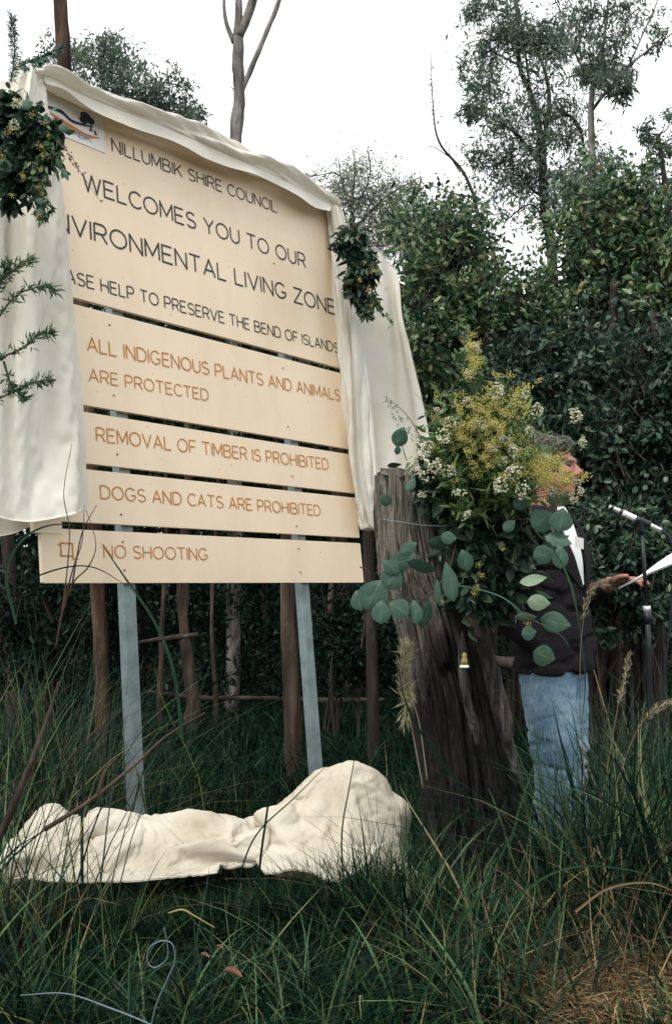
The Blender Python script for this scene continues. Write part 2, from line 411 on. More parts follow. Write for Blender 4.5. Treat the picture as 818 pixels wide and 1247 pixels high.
MT['hair'] = leafmat('hair', [(0, (.05, .042, .034)), (.5, (.11, .095, .075)), (1, (.30, .27, .22))], .45, .05)
MT['jacket'] = plain('jacket_tweed', (.020, .018, .021), .95, 0, .6, 240, .5, .1)
MT['shirt'] = plain('white_shirt', (.72, .74, .74), .8, 0, .04)
MT['paper'] = plain('paper', (.82, .82, .80), .7, 0, .02)
MT['black_metal'] = plain('black_metal', (.02, .024, .03), .4, .3)
MT['silver'] = plain('silver_metal', (.62, .62, .6), .3, .5, .1)
MT['eye'] = plain('eye', (.03, .02, .02), .2)
MT['wire'] = plain('pale_wire', (.11, .15, .18), .5, .2)
MT['yellow_plastic'] = plain('yellow_ribbon', (.30, .25, .09), .5)
MT['dead_leaf'] = plain('dead_leaf', (.12, .06, .035), .7, 0, .35, 40)
MT['leather'] = plain('boot_leather', (.05, .03, .02), .5)
def denim():
    m, nt, bs = mat('denim')
    a = noise(nt, 5, 4, .6); b = noise(nt, 160, 3, .7, (1, 1, .35))
    c = ramp(nt, a, [(.3, (.09, .17, .26)), (.5, (.21, .34, .45)), (.68, (.42, .55, .64))])
    c = mixc(nt, 1.0, c, ramp(nt, b, [(.35, (.72, .72, .76)), (.65, (1.15, 1.15, 1.1))]), 'MULTIPLY')
    nt.links.new(c, bs.inputs['Base Color']); bs.inputs['Roughness'].default_value = .9; bs.inputs['Specular IOR Level'].default_value = .1
    bump(nt, bs, b, .3, .003); return m
MT['denim'] = denim()
def ground_mat():
    m, nt, bs = mat('ground_soil')
    c = ramp(nt, noise(nt, 6, 8, .7), [(.3, (.012, .012, .009)), (.5, (.03, .026, .018)), (.7, (.07, .05, .03))])
    nt.links.new(c, bs.inputs['Base Color']); bs.inputs['Roughness'].default_value = 1; bs.inputs['Specular IOR Level'].default_value = .1
    bump(nt, bs, noise(nt, 40, 8, .7), .8, .03); return m
MT['ground'] = ground_mat()

# ------------------------------------------------------------------ ground
def gz(x, y): return .03*np.sin(x*1.7+.5)*np.cos(y*1.3)
def ground():
    a = np.concatenate([-np.geomspace(400, 8, 18), np.linspace(-7.6, 7.6, 90), np.geomspace(8, 400, 18)])
    X, Y = np.meshgrid(a, a+4, indexing='ij')
    Z = np.where(np.hypot(X, Y-4) < 9, gz(X, Y), 0)+0
    Z = Z+.02*fbm(np.stack([X.ravel()*3, Y.ravel()*3, 0*X.ravel()], 1), 3).reshape(X.shape)*(np.hypot(X, Y-4) < 9)
    mb = MB(); mb.add(np.stack([X, Y, Z], -1).reshape(-1, 3), grid_faces(*X.shape)[:, ::-1])
    mb.build('ground', MT['ground'], loc=(0, 0, 0), kind='structure')
ground()

# ------------------------------------------------------------------ the sign
def camdir(v): v = np.array(v, float); return unit(v[0]*RT+v[1]*UP+v[2]*FW)
HU = camdir((1390-CX, -(708-CY), FPX))
HV = camdir((-377-CX, 7900+CY, FPX)); HV = unit(HV-HU*np.dot(HU, HV))
HN = unit(np.cross(HU, HV));
if np.dot(HN, FW) > 0: HN = -HN                  # faces the camera
B0 = P(53, 710, 3.6)
def ray_uv(px, py, off=0):
    d = FW+(px-CX)/FPX*RT-(py-CY)/FPX*UP; o = B0+HN*off
    t = np.dot(o-CAM, HN)/np.dot(d, HN); p = CAM+t*d-o
    return np.dot(p, HU), np.dot(p, HV)
def uv(u, v, off=0): return B0+HU*u+HV*v+HN*off
def BP(px, py, off=0): u, v = ray_uv(px, py, off); return uv(u, v, off)
W_ = ray_uv(443, 710)[0]
TOPV = (ray_uv(400, 250)[1]+ray_uv(55, 92)[1])/2
print('sign w', W_, 'top', ray_uv(400, 250), ray_uv(55, 92))

base = uv(W_/2, 0); base = np.array([base[0], base[1], 0])
sign = thing('welcome_sign', 'large beige council notice sign of five boards on two leaning steel posts', 'sign', base)
def board(u0, u1, v0, v1, th=.018):
    c = [(u0, v0), (u1, v0), (u1, v1), (u0, v1)]; r = .006; pts = []
    for k, (cu, cv) in enumerate(c):
        iu = r if cu == u0 else -r; iv = r if cv == v0 else -r
        a0 = [180, 270, 0, 90][k]
        for a in (0, 30, 60, 90): pts.append((cu+iu+r*math.cos(R(a0+a)), cv+iv+r*math.sin(R(a0+a))))
    n = len(pts); V = [uv(a, b, 0) for a, b in pts]+[uv(a, b, -th) for a, b in pts]
    cen = [uv((u0+u1)/2, (v0+v1)/2, 0), uv((u0+u1)/2, (v0+v1)/2, -th)]
    Q = [[k, k+n, (k+1) % n+n, (k+1) % n] for k in range(n)]
    T = [[2*n, k, (k+1) % n] for k in range(n)]+[[2*n+1, (k+1) % n+n, k+n] for k in range(n)]
    mb = MB(); mb.add(V+cen, Q, T)
    return mb.build('board', MT['board'], sign, smooth=False)
def vmean(pts): return float(np.mean([ray_uv(*p)[1] for p in pts]))
g = [(vmean([(95, 366), (410, 445)]), vmean([(95, 374), (410, 451.5)])),
     (vmean([(105, 495), (410, 543)]), vmean([(105, 503), (410, 550)])),
     (vmean([(109, 566), (410, 597)]), vmean([(109, 573), (410, 603)])),
     (vmean([(75, 635), (410, 653)]), vmean([(75, 644), (410, 660)]))]
print('gaps', g, 'W', W_, 'TOP', TOPV)
bd = [board(0, W_, g[0][0], TOPV), board(0, W_, g[1][0], g[0][1]), board(0, W_, g[2][0], g[1][1]), board(0, W_, g[3][0], g[2][1]), board(0, W_, 0, g[3][1])]
mb = MB()                                         # strip that ties the lowest boards together at the left edge
u1 = ray_uv(75, 640)[0]
for vv in ((g[3][0]+.10, g[3][1]-.02),):
    mb.add([uv(a, b, c) for c in (.004, -.02) for a, b in ((-.03, vv[1]-.0), (u1, vv[1]), (u1, vv[0]), (-.03, vv[0]))], [[0, 1, 2, 3], [7, 6, 5, 4], [0, 4, 5, 1], [1, 5, 6, 2], [2, 6, 7, 3], [3, 7, 4, 0]])
mb.build('edge_strip', MT['board'], sign, smooth=False)

def arc(cx, cy, rx, ry, a0, a1, n=11): return [(cx+rx*math.cos(R(a)), cy+ry*math.sin(R(a))) for a in np.linspace(a0, a1, n)]
GL = {'A': [[(0, 0), (.45, 1), (.9, 0)], [(.15, .33), (.75, .33)]], 'B': [[(0, 0), (0, 1)], [(0, 1), (.5, 1)]+arc(.5, .765, .24, .235, 90, -90)+[(0, .53)], [(.4, .53)]+arc(.54, .265, .28, .265, 90, -90)+[(0, 0)]],
      'C': [arc(.5, .5, .5, .5, 42, 318, 21)], 'D': [[(0, 0), (0, 1)], [(0, 1), (.4, 1)]+arc(.4, .5, .5, .5, 90, -90, 15)+[(0, 0)]], 'E': [[(.7, 1), (0, 1), (0, 0), (.72, 0)], [(0, .52), (.62, .52)]],
      'F': [[(.7, 1), (0, 1), (0, 0)], [(0, .5), (.6, .5)]], 'G': [arc(.5, .5, .5, .5, 42, 345, 23), [(.99, .42), (.56, .42)]], 'H': [[(0, 0), (0, 1)], [(.8, 0), (.8, 1)], [(0, .52), (.8, .52)]], 'I': [[(0, 0), (0, 1)]],
      'K': [[(0, 0), (0, 1)], [(.78, 1), (0, .33)], [(.28, .57), (.84, 0)]], 'L': [[(0, 1), (0, 0), (.66, 0)]], 'M': [[(0, 0), (0, 1), (.48, .18), (.96, 1), (.96, 0)]], 'N': [[(0, 0), (0, 1), (.82, 0), (.82, 1)]],
      'O': [arc(.53, .5, .53, .5, 90, 450, 29)], 'P': [[(0, 0), (0, 1)], [(0, 1), (.46, 1)]+arc(.46, .72, .28, .28, 90, -90)+[(0, .44)]], 'R': [[(0, 0), (0, 1)], [(0, 1), (.48, 1)]+arc(.48, .73, .27, .27, 90, -90)+[(0, .46)], [(.44, .46), (.78, 0)]],
      'S': [arc(.38, .745, .35, .245, 32, 270)+arc(.38, .25, .38, .25, 90, -150)[1:]], 'T': [[(0, 1), (.84, 1)], [(.42, 1), (.42, 0)]], 'U': [[(0, 1), (0, .38)]+arc(.4, .38, .4, .38, 180, 360)[1:-1]+[(.8, .38), (.8, 1)]],
      'V': [[(0, 1), (.44, 0), (.88, 1)]], 'W': [[(0, 1), (.31, 0), (.62, 1), (.93, 0), (1.24, 1)]], 'Y': [[(0, 1), (.43, .46), (.86, 1)], [(.43, .46), (.43, 0)]], 'Z': [[(.02, 1), (.8, 1), (0, 0), (.82, 0)]]}
def layout(txt, gap=.24, space=.52):
    x = 0; out = []
    for ch in txt:
        if ch == ' ': x += space; continue
        w = max(q[0] for p in GL[ch] for q in p); out.append((x, ch)); x += w+gap
    return out, x-gap
def draw_text(name, parent, txt, fn, cap, k, th, m, off=.0015):
    """fn maps text units (x, y) to board metres; th = stroke width in metres"""
    mb = MB(); lay, _ = layout(txt); cnt = 0
    for x0, ch in lay:
        for si, pl_ in enumerate(GL[ch]):
            p = np.array([fn(x0+a, b) for a, b in pl_]); d = unit(np.diff(p, axis=0)); cutp = [0]
            for i in range(1, len(p)-1):
                if np.dot(d[i-1], d[i]) < .6: cutp.append(i)
            cutp.append(len(p)-1)
            for a, b in zip(cutp[:-1], cutp[1:]):
                q = p[a:b+1].copy(); t = unit(np.gradient(q, axis=0))
                if a > 0: q[0] = q[0]-t[0]*th*.42
                if b < len(p)-1: q[-1] = q[-1]+t[-1]*th*.42
                n_ = np.stack([-t[:, 1], t[:, 0]], 1)*th/2; o = off+.00007*(cnt % 7); cnt += 1
                V = [uv(*z, o) for z in q+n_]+[uv(*z, o) for z in q-n_]; L = len(q)
                mb.add(V, [[i, L+i, L+i+1, i+1] for i in range(L-1)])
    return mb.build(name, m, parent, smooth=False, kind='stuff')
def lettering(parent, s, p0, p1, capt, m, hidden=''):
    """p0/p1: photo positions of the baseline at the first visible and last letter; capt: matching cap tops"""
    lay, x1 = layout(s); xs = lay[len(hidden.replace(' ', ''))][0]
    (ua, va), (ub, vb) = ray_uv(*p0), ray_uv(*p1)
    cap = (ray_uv(*capt[0])[1]-va+ray_uv(*capt[1])[1]-vb)/2; k = (ub-ua)/(x1-xs)
    print(s[:12], 'cap', round(cap, 3), 'stretch', round(k/cap, 3))
    draw_text('lettering', parent, s, lambda x, y: (ua+(x-xs)*k, va+(vb-va)*(x-xs)/(x1-xs)+y*cap), cap, k, .112*cap, m)
K, O_ = MT['black_ink'], MT['orange_ink']
lettering(bd[0], 'NILLUMBIK SHIRE COUNCIL', (137, 184), (337, 259), ((137, 168), (337, 248)), K)
lettering(bd[0], 'WELCOMES YOU TO OUR', (102, 231), (372, 326), ((102, 213), (372, 309)), K)
lettering(bd[0], 'ENVIRONMENTAL LIVING ZONE', (89, 285), (408, 383), ((89, 264), (408, 366)), K, 'EN')
lettering(bd[0], 'PLEASE HELP TO PRESERVE THE BEND OF ISLANDS', (95, 347), (412, 430), ((95, 333), (412, 418)), K, 'PLEA')
lettering(bd[1], 'ALL INDIGENOUS PLANTS AND ANIMALS', (107, 427), (414, 488), ((107, 411), (414, 475)), O_)
lettering(bd[1], 'ARE PROTECTED', (109, 464), (254, 488), ((109, 449), (254, 475)), O_)
lettering(bd[2], 'REMOVAL OF TIMBER IS PROHIBITED', (118, 537), (400, 572), ((118, 521), (400, 559)), O_)
lettering(bd[3], 'DOGS AND CATS ARE PROHIBITED', (123, 607), (390, 628), ((123, 591), (390, 616)), O_)
lettering(bd[4], 'NO SHOOTING', (127, 679), (253, 682), ((127, 663), (253, 669)), O_)
# square symbol in front of NO SHOOTING
a = ray_uv(74, 678); b = ray_uv(89, 661); mb = MB()
def strip(mb, pts, off):
    mb.add([uv(x, y, off) for x, y in pts], [[0, 1, 2, 3]])
w_ = .006
for (x0, y0, x1, y1) in ((a[0], a[1], b[0], a[1]+w_), (a[0], b[1]-w_, b[0], b[1]), (a[0], a[1], a[0]+w_, b[1]), (b[0]-w_, a[1]-.012, b[0], b[1]), (a[0]-.01, b[1]-.012, a[0], b[1]-.006), (b[0], a[1]-.01, b[0]+.02, a[1]-.004)):
    mb.add([uv(x, y, .0016+.0002*(x0 == b[0]-w_)) for x, y in ((x0, y0), (x1, y0), (x1, y1), (x0, y1))], [[0, 1, 2, 3]])
mb.build('square_symbol', O_, bd[4], smooth=False)
# logo panel
tl, br = ray_uv(45, 112), ray_uv(128, 187); tr_ = ray_uv(128, 147)
mb = MB(); v0, v1 = br[1], tr_[1]; u0, u1 = tl[0], br[0]
mb.add([uv(x, y, o) for o in (.003, .0005) for x, y in ((u0, v0), (u1, v0), (u1, v1), (u0, v1))], [[0, 1, 2, 3], [0, 4, 5, 1], [1, 5, 6, 2], [2, 6, 7, 3], [3, 7, 4, 0]])
logo = mb.build('logo_panel', MT['white_panel'], sign, smooth=False)
def swoosh(pts, th, m, name):
    p = catmull([ray_uv(*q) for q in pts], 30); t = catmull([[x] for x in th], 30)[:, 0]
    V = np.concatenate([[uv(a, b+c/2, .0045) for (a, b), c in zip(p, t)], [uv(a, b-c/2, .0045) for (a, b), c in zip(p, t)]])
    mb = MB(); n = 30; mb.add(V, [[k, k+1, n+k+1, n+k] for k in range(n-1)]); mb.build(name, m, logo, smooth=False)
swoosh([(48, 128), (62, 132), (75, 137), (86, 147), (99, 152), (113, 155)], [.012, .012, .016, .014, .01, .004], MT['navy_ink'], 'navy_curve')
swoosh([(56, 136), (70, 144), (85, 155), (103, 165), (121, 169)], [.006, .012, .026, .02, .003], MT['orange_ink'], 'orange_curve')
mb = MB()
for (px, py, r) in ((104, 143, .022), (109, 147, .018), (101, 147, .016)):
    c = ray_uv(px, py); n = 12
    mb.add([uv(c[0]+r*1.3*math.cos(k*2*math.pi/n), c[1]+r*math.sin(k*2*math.pi/n), .0048+r*.01) for k in range(n)]+[uv(*c, .0048+r*.01)], None, [[n, k, (k+1) % n] for k in range(n)])
c = ray_uv(110, 150); mb.add([uv(c[0]+x, c[1]+y, .0047) for x, y in ((-.004, -.03), (.004, -.03), (.003, .0), (-.003, .0))], [[0, 1, 2, 3]])
for q in ((110, 159), (115, 161), (116, 164)):
    c = ray_uv(*q); mb.add([uv(c[0]+x*.006, c[1]+y*.005, .0046) for x, y in ((-1, -1), (1, -1), (1, 1), (-1, 1))], [[0, 1, 2, 3]])
mb.build('tree_mark', MT['navy_ink'], logo, smooth=False)
a = ray_uv(60, 155); b = ray_uv(122, 181); xw = layout('NILLUMBIK', .4)[1]
draw_text('lettering', logo, 'NILLUMBIK', lambda x, y: (a[0]+x/9.2*(b[0]-a[0]), v0+.022+y*.026), .026, 1, .004, plain('grey_blue_ink', (.2, .22, .3), .5), .0045)
# bolts
mb = MB()
def bolt(u, v):
    n = 8; r = .0042
    V = [uv(u+r*math.cos(k*2*math.pi/n), v+r*math.sin(k*2*math.pi/n), o) for o in (0, .004) for k in range(n)]+[uv(u, v, .0055)]
    m = MB(); m.add(V, [[k, (k+1) % n, (k+1) % n+n, k+n] for k in range(n)], [[2*n, n+k, n+(k+1) % n] for k in range(n)])
    return m.build('bolt', MT['bolt'], sign)
lu, ru = ray_uv(152, 700)[0], ray_uv(366, 700)[0]
for uu in (lu, ru):
    for vv in (.05, g[3][1]-.04, g[3][0]+.04, g[2][0]+.05, g[1][0]+.06, g[0][1]-.05, g[0][0]+.08, (g[0][0]+TOPV)/2): bolt(uu, vv)
# posts (C-channel like steel)
def post(px0, py0, px1, py1):
    u0, v0 = ray_uv(px0, py0, -.05); u1, v1 = ray_uv(px1, py1, -.05)
    p0 = uv(u0, v0, -.05); p1 = uv(u1, v1, -.05); ax = unit(p1-p0)
    p0 = p0-ax*min(1.25, (TOPV-.12)); s = (p0[2]+.35)/(-ax[2]) if ax[2] < 0 else 1.5
    p1 = p0+ax*s
    hw, hd, th = .028, .02, .006; U_ = HU; N_ = HN
    prof = [(-hw, -hd), (-hw, hd), (hw, hd), (hw, -hd), (hw-th, -hd), (hw-th, hd-th), (-hw+th, hd-th), (-hw+th, -hd)]
    V = [p+U_*a+N_*b for p in (p0, p1) for a, b in prof]; n = 8
    m = MB(); m.add(V, [[k, (k+1) % n, (k+1) % n+n, k+n] for k in range(n)]+[[0, 1, 6, 7], [1, 2, 5, 6], [2, 3, 4, 5]])
    m.build('post', MT['galv'], sign, smooth=False)
post(154, 712, 166, 985); post(367.5, 712, 384, 935)

# ------------------------------------------------------------------ cloth draped over the sign
cl = thing('unveiling_cloth', 'cream canvas cloth draped over the top and both sides of the notice sign', 'cloth', uv(0, TOPV))
# left panel hanging in front
ctrl = []
rows = [(84, [(-60, 140, .02), (-5, 112, .05), (22, 92, .10), (40, 80, .10), (54, 84, .05)]),
        (0, [(-75, 170, .10), (-30, 170, .16), (10, 160, .13), (38, 135, .16), (59, 130, .06)]),
        (0, [(-90, 280, .10), (-35, 275, .20), (5, 270, .12), (45, 260, .18), (77, 235, .06)]),
        (0, [(-100, 400, .12), (-38, 400, .18), (8, 395, .14), (50, 385, .19), (91, 370, .06)]),
        (0, [(-110, 510, .12), (-40, 515, .19), (10, 510, .15), (60, 505, .20), (104, 495, .07)]),
        (0, [(-115, 590, .14), (-40, 605, .20), (12, 622, .17), (62, 628, .20), (110, 627, .08)])]
for _, r in rows: ctrl.append([BP(*q) for q in r])
g_ = surf(ctrl, 120, 90); N = normals(g_)
sg = np.sign((N.reshape(-1, 3)@HN).mean())
uu = np.linspace(0, 1, 90)[None]; vv = np.linspace(0, 1, 120)[:, None]
fold = .010*np.sin(uu*26+2*np.sin(vv*2.2)+.6)*(.35+.65*vv)+.006*np.sin(uu*47-vv*3)
nf = fbm(np.stack([(uu*6+0*vv).ravel(), (vv*4+uu*3).ravel(), 0*(uu+vv).ravel()], 1), 4).reshape(120, 90)
g_ = g_+N*sg*(fold+nf*.07)[..., None]*np.minimum(1, (1-uu)*12)[..., None]
pin = np.zeros(g_.shape[:2]); pin[:26] = 1; pin[:, -6:] = 1; pin[:, :2] = 1; lowp = g_[::2, ::2].copy()
gs = simcloth(lowp, .018, 14, None, pin[::2, ::2], 5, kick=.002, stiff=(15, 15, 6, 1.5))
g_ = surf(gs, 160, 130)
mb = MB(); sheet(mb, g_, .003); mb.build('cloth_panel', MT['canvas'], cl)
# folded hem below left panel, behind
ctrl = [[BP(-60, 600, -.05), BP(0, 605, -.05), BP(78, 600, -.05)], [BP(-60, 650, -.06), BP(8, 652, -.05), BP(58, 630, -.03)]]
g2 = surf(ctrl, 20, 40); g2 += (normals(g2)*(.012*np.sin(np.linspace(0, 14, 40)))[None, :, None])
mb = MB(); sheet(mb, g2, .003); mb.build('cloth_hem', MT['canvas'], cl)
# rolled cloth along the top edge
def roll(cpts, rads, name, nth=56, n=200, twist=5, seed=0, lobes=3, amp=.20, mt='canvas'):
    C = catmull(cpts, n); rr = catmull([[a, b] for a, b in rads], n); th = np.linspace(0, 2*np.pi, nth, endpoint=False)
    T = unit(np.gradient(C, axis=0)); A = HN[None]-T*(T@HN)[:, None]; A = unit(A); Bv = np.cross(T, A)
    s = np.linspace(0, 1, n)[:, None]
    w = 1+amp*np.sin(lobes*th[None]+twist*s*3+1.6*np.sin(s*9+seed))+amp*.7*np.abs(np.sin(5*th[None]-twist*s*6+seed+2*np.sin(s*5)))-amp*.3
    q = np.stack([np.cos(th)[None]*2+0*s+seed, np.sin(th)[None]*2+0*s, s*14+0*th[None]], -1).reshape(-1, 3)
    w = w*(1+.55*fbm(q, 4).reshape(n, nth))
    V = C[:, None]+A[:, None]*(np.cos(th)[None]*rr[:, :1]*w)[..., None]+Bv[:, None]*(np.sin(th)[None]*rr[:, 1:2]*w)[..., None]
    mb = MB(); mb.add(np.vstack([V.reshape(-1, 3), C[0], C[-1]]), grid_faces(n, nth, True), [[n*nth, (k+1) % nth, k] for k in range(nth)]+[[n*nth+1, (n-1)*nth+k, (n-1)*nth+(k+1) % nth] for k in range(nth)])
    return mb.build(name, MT[mt], cl)
top = [(30, 96), (55, 96), (100, 117), (150, 134), (200, 152), (240, 168), (290, 192), (330, 207), (365, 228), (405, 252)]
roll([BP(x, y, .03) for x, y in top], [(.06, .028), (.07, .032), (.065, .036), (.06, .036), (.06, .036), (.06, .042), (.06, .044), (.065, .044), (.06, .040), (.05, .032)], 'cloth_roll', twist=3, seed=1, amp=.24, n=320, lobes=4)
# flattened flap hanging over the face just under the roll
ctrl = [[BP(x, y, .07) for x, y in ((52, 92), (120, 124), (200, 155), (280, 190), (350, 222), (404, 250))],
        [BP(x, y, .085) for x, y in ((56, 101), (120, 136), (200, 171), (280, 202), (350, 233), (402, 258))]]
g3 = surf(ctrl, 10, 120); ss = np.linspace(0, 1, 120)[None]; g3 = g3+(HV[None, None]*(.012*np.sin(ss*19)+.02*fbm(np.stack([ss[0]*12, 0*ss[0], 0*ss[0]], 1)).reshape(1, -1))[..., None])*np.linspace(0, 1, 10)[:, None, None]
g3 = surf(g3, 20, 240); ss = np.linspace(0, 1, 240)[None]
g3 = g3+HN*(.01*np.sin(ss*31)*np.linspace(0, 1, 20)[:, None])[..., None]*.4
mb = MB(); sheet(mb, g3, .003); mb.build('cloth_flap', MT['canvas'], cl)
# right-hand gathered fold hanging down the edge
roll([BP(x, y, .04) for x, y in ((404, 246), (411, 285), (418, 350), (427, 430), (435, 500), (443, 570), (448, 620), (449, 645))],
     [(.03, .035), (.04, .045), (.045, .06), (.045, .07), (.05, .082), (.05, .082), (.04, .065), (.03, .04)], 'cloth_fold', twist=.6, seed=4, lobes=5, amp=.20)
roll([BP(x, y, .07) for x, y in ((407, 252), (417, 300), (428, 380), (440, 460), (449, 540), (455, 600), (458, 634))],
     [(.02, .02), (.03, .03), (.03, .036), (.03, .04), (.03, .045), (.03, .04), (.02, .02)], 'cloth_fold', twist=.4, seed=9, lobes=4, amp=.22)
# rear panel hanging behind the right edge
d0 = 5.35
ctrl = [[P(428, 300, d0-.1), P(448, 300, d0), P(468, 312, d0+.05), P(478, 334, d0+.1)],
        [P(425, 420, d0-.2), P(455, 420, d0-.05), P(482, 415, d0+.05), P(497, 408, d0)],
        [P(430, 520, d0-.25), P(462, 520, d0-.05), P(495, 510, d0), P(517, 500, d0-.05)],
        [P(438, 600, d0-.3), P(470, 605, d0-.1), P(505, 600, d0), P(530, 590, d0-.1)],
        [P(445, 640, d0-.3), P(475, 650, d0-.1), P(510, 640, d0), P(536, 625, d0-.1)]]
g4 = surf(ctrl, 80, 50); N4 = normals(g4)
uu = np.linspace(0, 1, 50)[None]; vv = np.linspace(0, 1, 80)[:, None]
g4 = g4+N4*(.014*np.sin(uu*15+vv*2)+.05*fbm(np.stack([(uu*3+0*vv).ravel(), (vv*3+uu).ravel(), 0*(uu+vv).ravel()], 1), 4).reshape(80, 50))[..., None]
mb = MB(); sheet(mb, g4, .003); mb.build('cloth_panel', MT['canvas'], cl)

# ------------------------------------------------------------------ cloth heap on the grass
HEAP_GROW = .15
def heap():
    ns, ntt = 132, 60
    s = np.linspace(0, 1, ns); px = 12+s*(486-12)
    dep = np.interp(px, [0, 250, 400, 500], [3.42, 3.5, 3.62, 3.66])
    topy = catmull([[1046], [1024], [980], [992], [990], [988], [987], [988], [1002], [992], [950], [926], [921], [932], [968], [1040]], ns)[:, 0]
    tx = np.linspace(0, 1, 16)
    topy = np.interp(px, [-4, 12, 40, 54, 80, 110, 160, 230, 280, 308, 325, 350, 383, 418, 448, 468, 480, 486],
                     [1050, 1018, 980, 970, 992, 994, 989, 985, 990, 1008, 996, 964, 931, 921, 930, 955, 1000, 1060])
    k = np.hanning(5); k /= k.sum(); topy = np.convolve(np.pad(topy, 4, 'edge'), k, 'valid')
    Z = np.array([P(a, b, c)[2] for a, b, c in zip(px, topy, dep)])
    C = np.array([P(a, b, c) for a, b, c in zip(px, topy, dep)])
    t = np.linspace(-1, 1, ntt)
    wd = np.interp(px, [0, 60, 250, 320, 420, 500], [.10, .17, .18, .18, .22, .10])
    X = np.zeros((ns, ntt, 3))
    bz = np.interp(px, [0, 60, 300, 360, 430, 500], [.24, .295, .28, .24, .21, .18])
    for j, tt in enumerate(t):
        prof = (1-abs(tt)**2.2)
        if tt < 0: prof = (1-abs(tt)**1.5)
        X[:, j, 0] = C[:, 0]+.0*tt; X[:, j, 1] = C[:, 1]+tt*wd
        X[:, j, 2] = bz+(Z-bz)*prof
    low = X[::3, ::3].copy(); low[..., 2] -= .03
    sb = MB(); sb.add(low.reshape(-1, 3), grid_faces(*low.shape[:2])[:, ::-1]); pin = np.zeros((ns, ntt))
    ex = np.array([C[0][0]-1, C[0][1]-1, 0])
    flr = MB(); gx, gy = np.meshgrid(np.linspace(-2, 1.2, 30), np.linspace(2.4, 4.6, 20), indexing='ij')
    zz = np.interp(gx, C[:, 0], bz)-.035; sb.add(np.stack([gx, gy, zz], -1).reshape(-1, 3), grid_faces(30, 20)[:, ::-1])
    import time; t0 = time.time()
    q = X.reshape(-1, 3); ru = q[:, 0]*.8+q[:, 2]; rv = -q[:, 0]+q[:, 2]*.9
    lf = np.clip((-.05-q[:, 0])*5, 0, 1); kick = (np.abs(fbm(np.stack([ru*1.5, rv*5.5, q[:, 1]*3], 1), 2))*(1-.15*lf)+np.abs(fbm(np.stack([rv*1.5+9, ru*5, q[:, 1]*3], 1), 2))*(1-.15*lf)+lf*3.4*np.abs(fbm(np.stack([q[:, 0]*2.4+q[:, 1]*2, q[:, 2]*8+q[:, 1]*8-q[:, 0]*1.5, 0*lf], 1), 2)))*.12-.01
    Nn = normals(X); Nn *= np.sign(Nn[..., 2:3]+1e-9); X = X+Nn*kick.reshape(ns, ntt, 1)
    X = simcloth(X, HEAP_GROW, 22, sb.mesh('solid'), None, 3, kick=.0015, stiff=(20, 20, 9, 6))
    print('cloth time', time.time()-t0)
    fine = np.array([catmull(r, 3*ntt) for r in X[:, :]]); X = np.array([catmull(fine[:, k], 2*ns) for k in range(3*ntt)]).transpose(1, 0, 2)[:, ::1]
    mb = MB(); sheet(mb, X, .004)
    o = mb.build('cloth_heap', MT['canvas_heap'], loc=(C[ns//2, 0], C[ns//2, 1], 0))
    tag(o, 'crumpled cream canvas cloth lying in the grass below the sign', 'cloth')
    return C
heap()
# loose corner of that cloth spread at its right front
ctrl = [[P(x, y, d) for x, y, d in r] for r in ([(300, 1036, 3.5), (360, 1030, 3.45), (430, 1030, 3.4), (470, 1025, 3.4)], [(312, 1050, 3.3), (370, 1048, 3.25), (425, 1056, 3.2), (455, 1042, 3.2)], [(322, 1062, 3.2), (370, 1062, 3.15), (412, 1074, 3.1), (444, 1052, 3.12)])]
g5 = surf(ctrl, 24, 50); g5 = g5+normals(g5)*(.05*fbm(g5.reshape(-1, 3)*9, 3).reshape(24, 50))[..., None]
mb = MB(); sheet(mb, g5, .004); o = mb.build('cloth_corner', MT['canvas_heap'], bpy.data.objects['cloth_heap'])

# ------------------------------------------------------------------ wooded hillside beyond
def hillside():
    X, Y = np.meshgrid(np.linspace(-110, 110, 150), np.linspace(34, 90, 40), indexing='ij'); q = np.stack([X.ravel()*.12, Y.ravel()*.12, 0*X.ravel()], 1); q2 = q*7
    Z = -.2+np.clip((Y-34)/22, 0, 1)**.8*5.2*(1+.5*fbm(q, 3).reshape(X.shape))+.9*fbm(q2, 3).reshape(X.shape)*np.clip((Y-34)/6, 0, 1)
    mb = MB(); mb.add(np.stack([X, Y, Z], -1).reshape(-1, 3), grid_faces(*X.shape)[:, ::-1]); m, nt, bs = mat('hill_scrub')
    nt.links.new(ramp(nt, noise(nt, 1.8, 8, .75), [(.35, (.004, .012, .008)), (.6, (.014, .03, .018)), (.8, (.04, .06, .035))]), bs.inputs['Base Color']); bs.inputs['Roughness'].default_value = 1; bs.inputs['Specular IOR Level'].default_value = .05
    mb.build('hillside', m, smooth=False, kind='structure')
hillside()

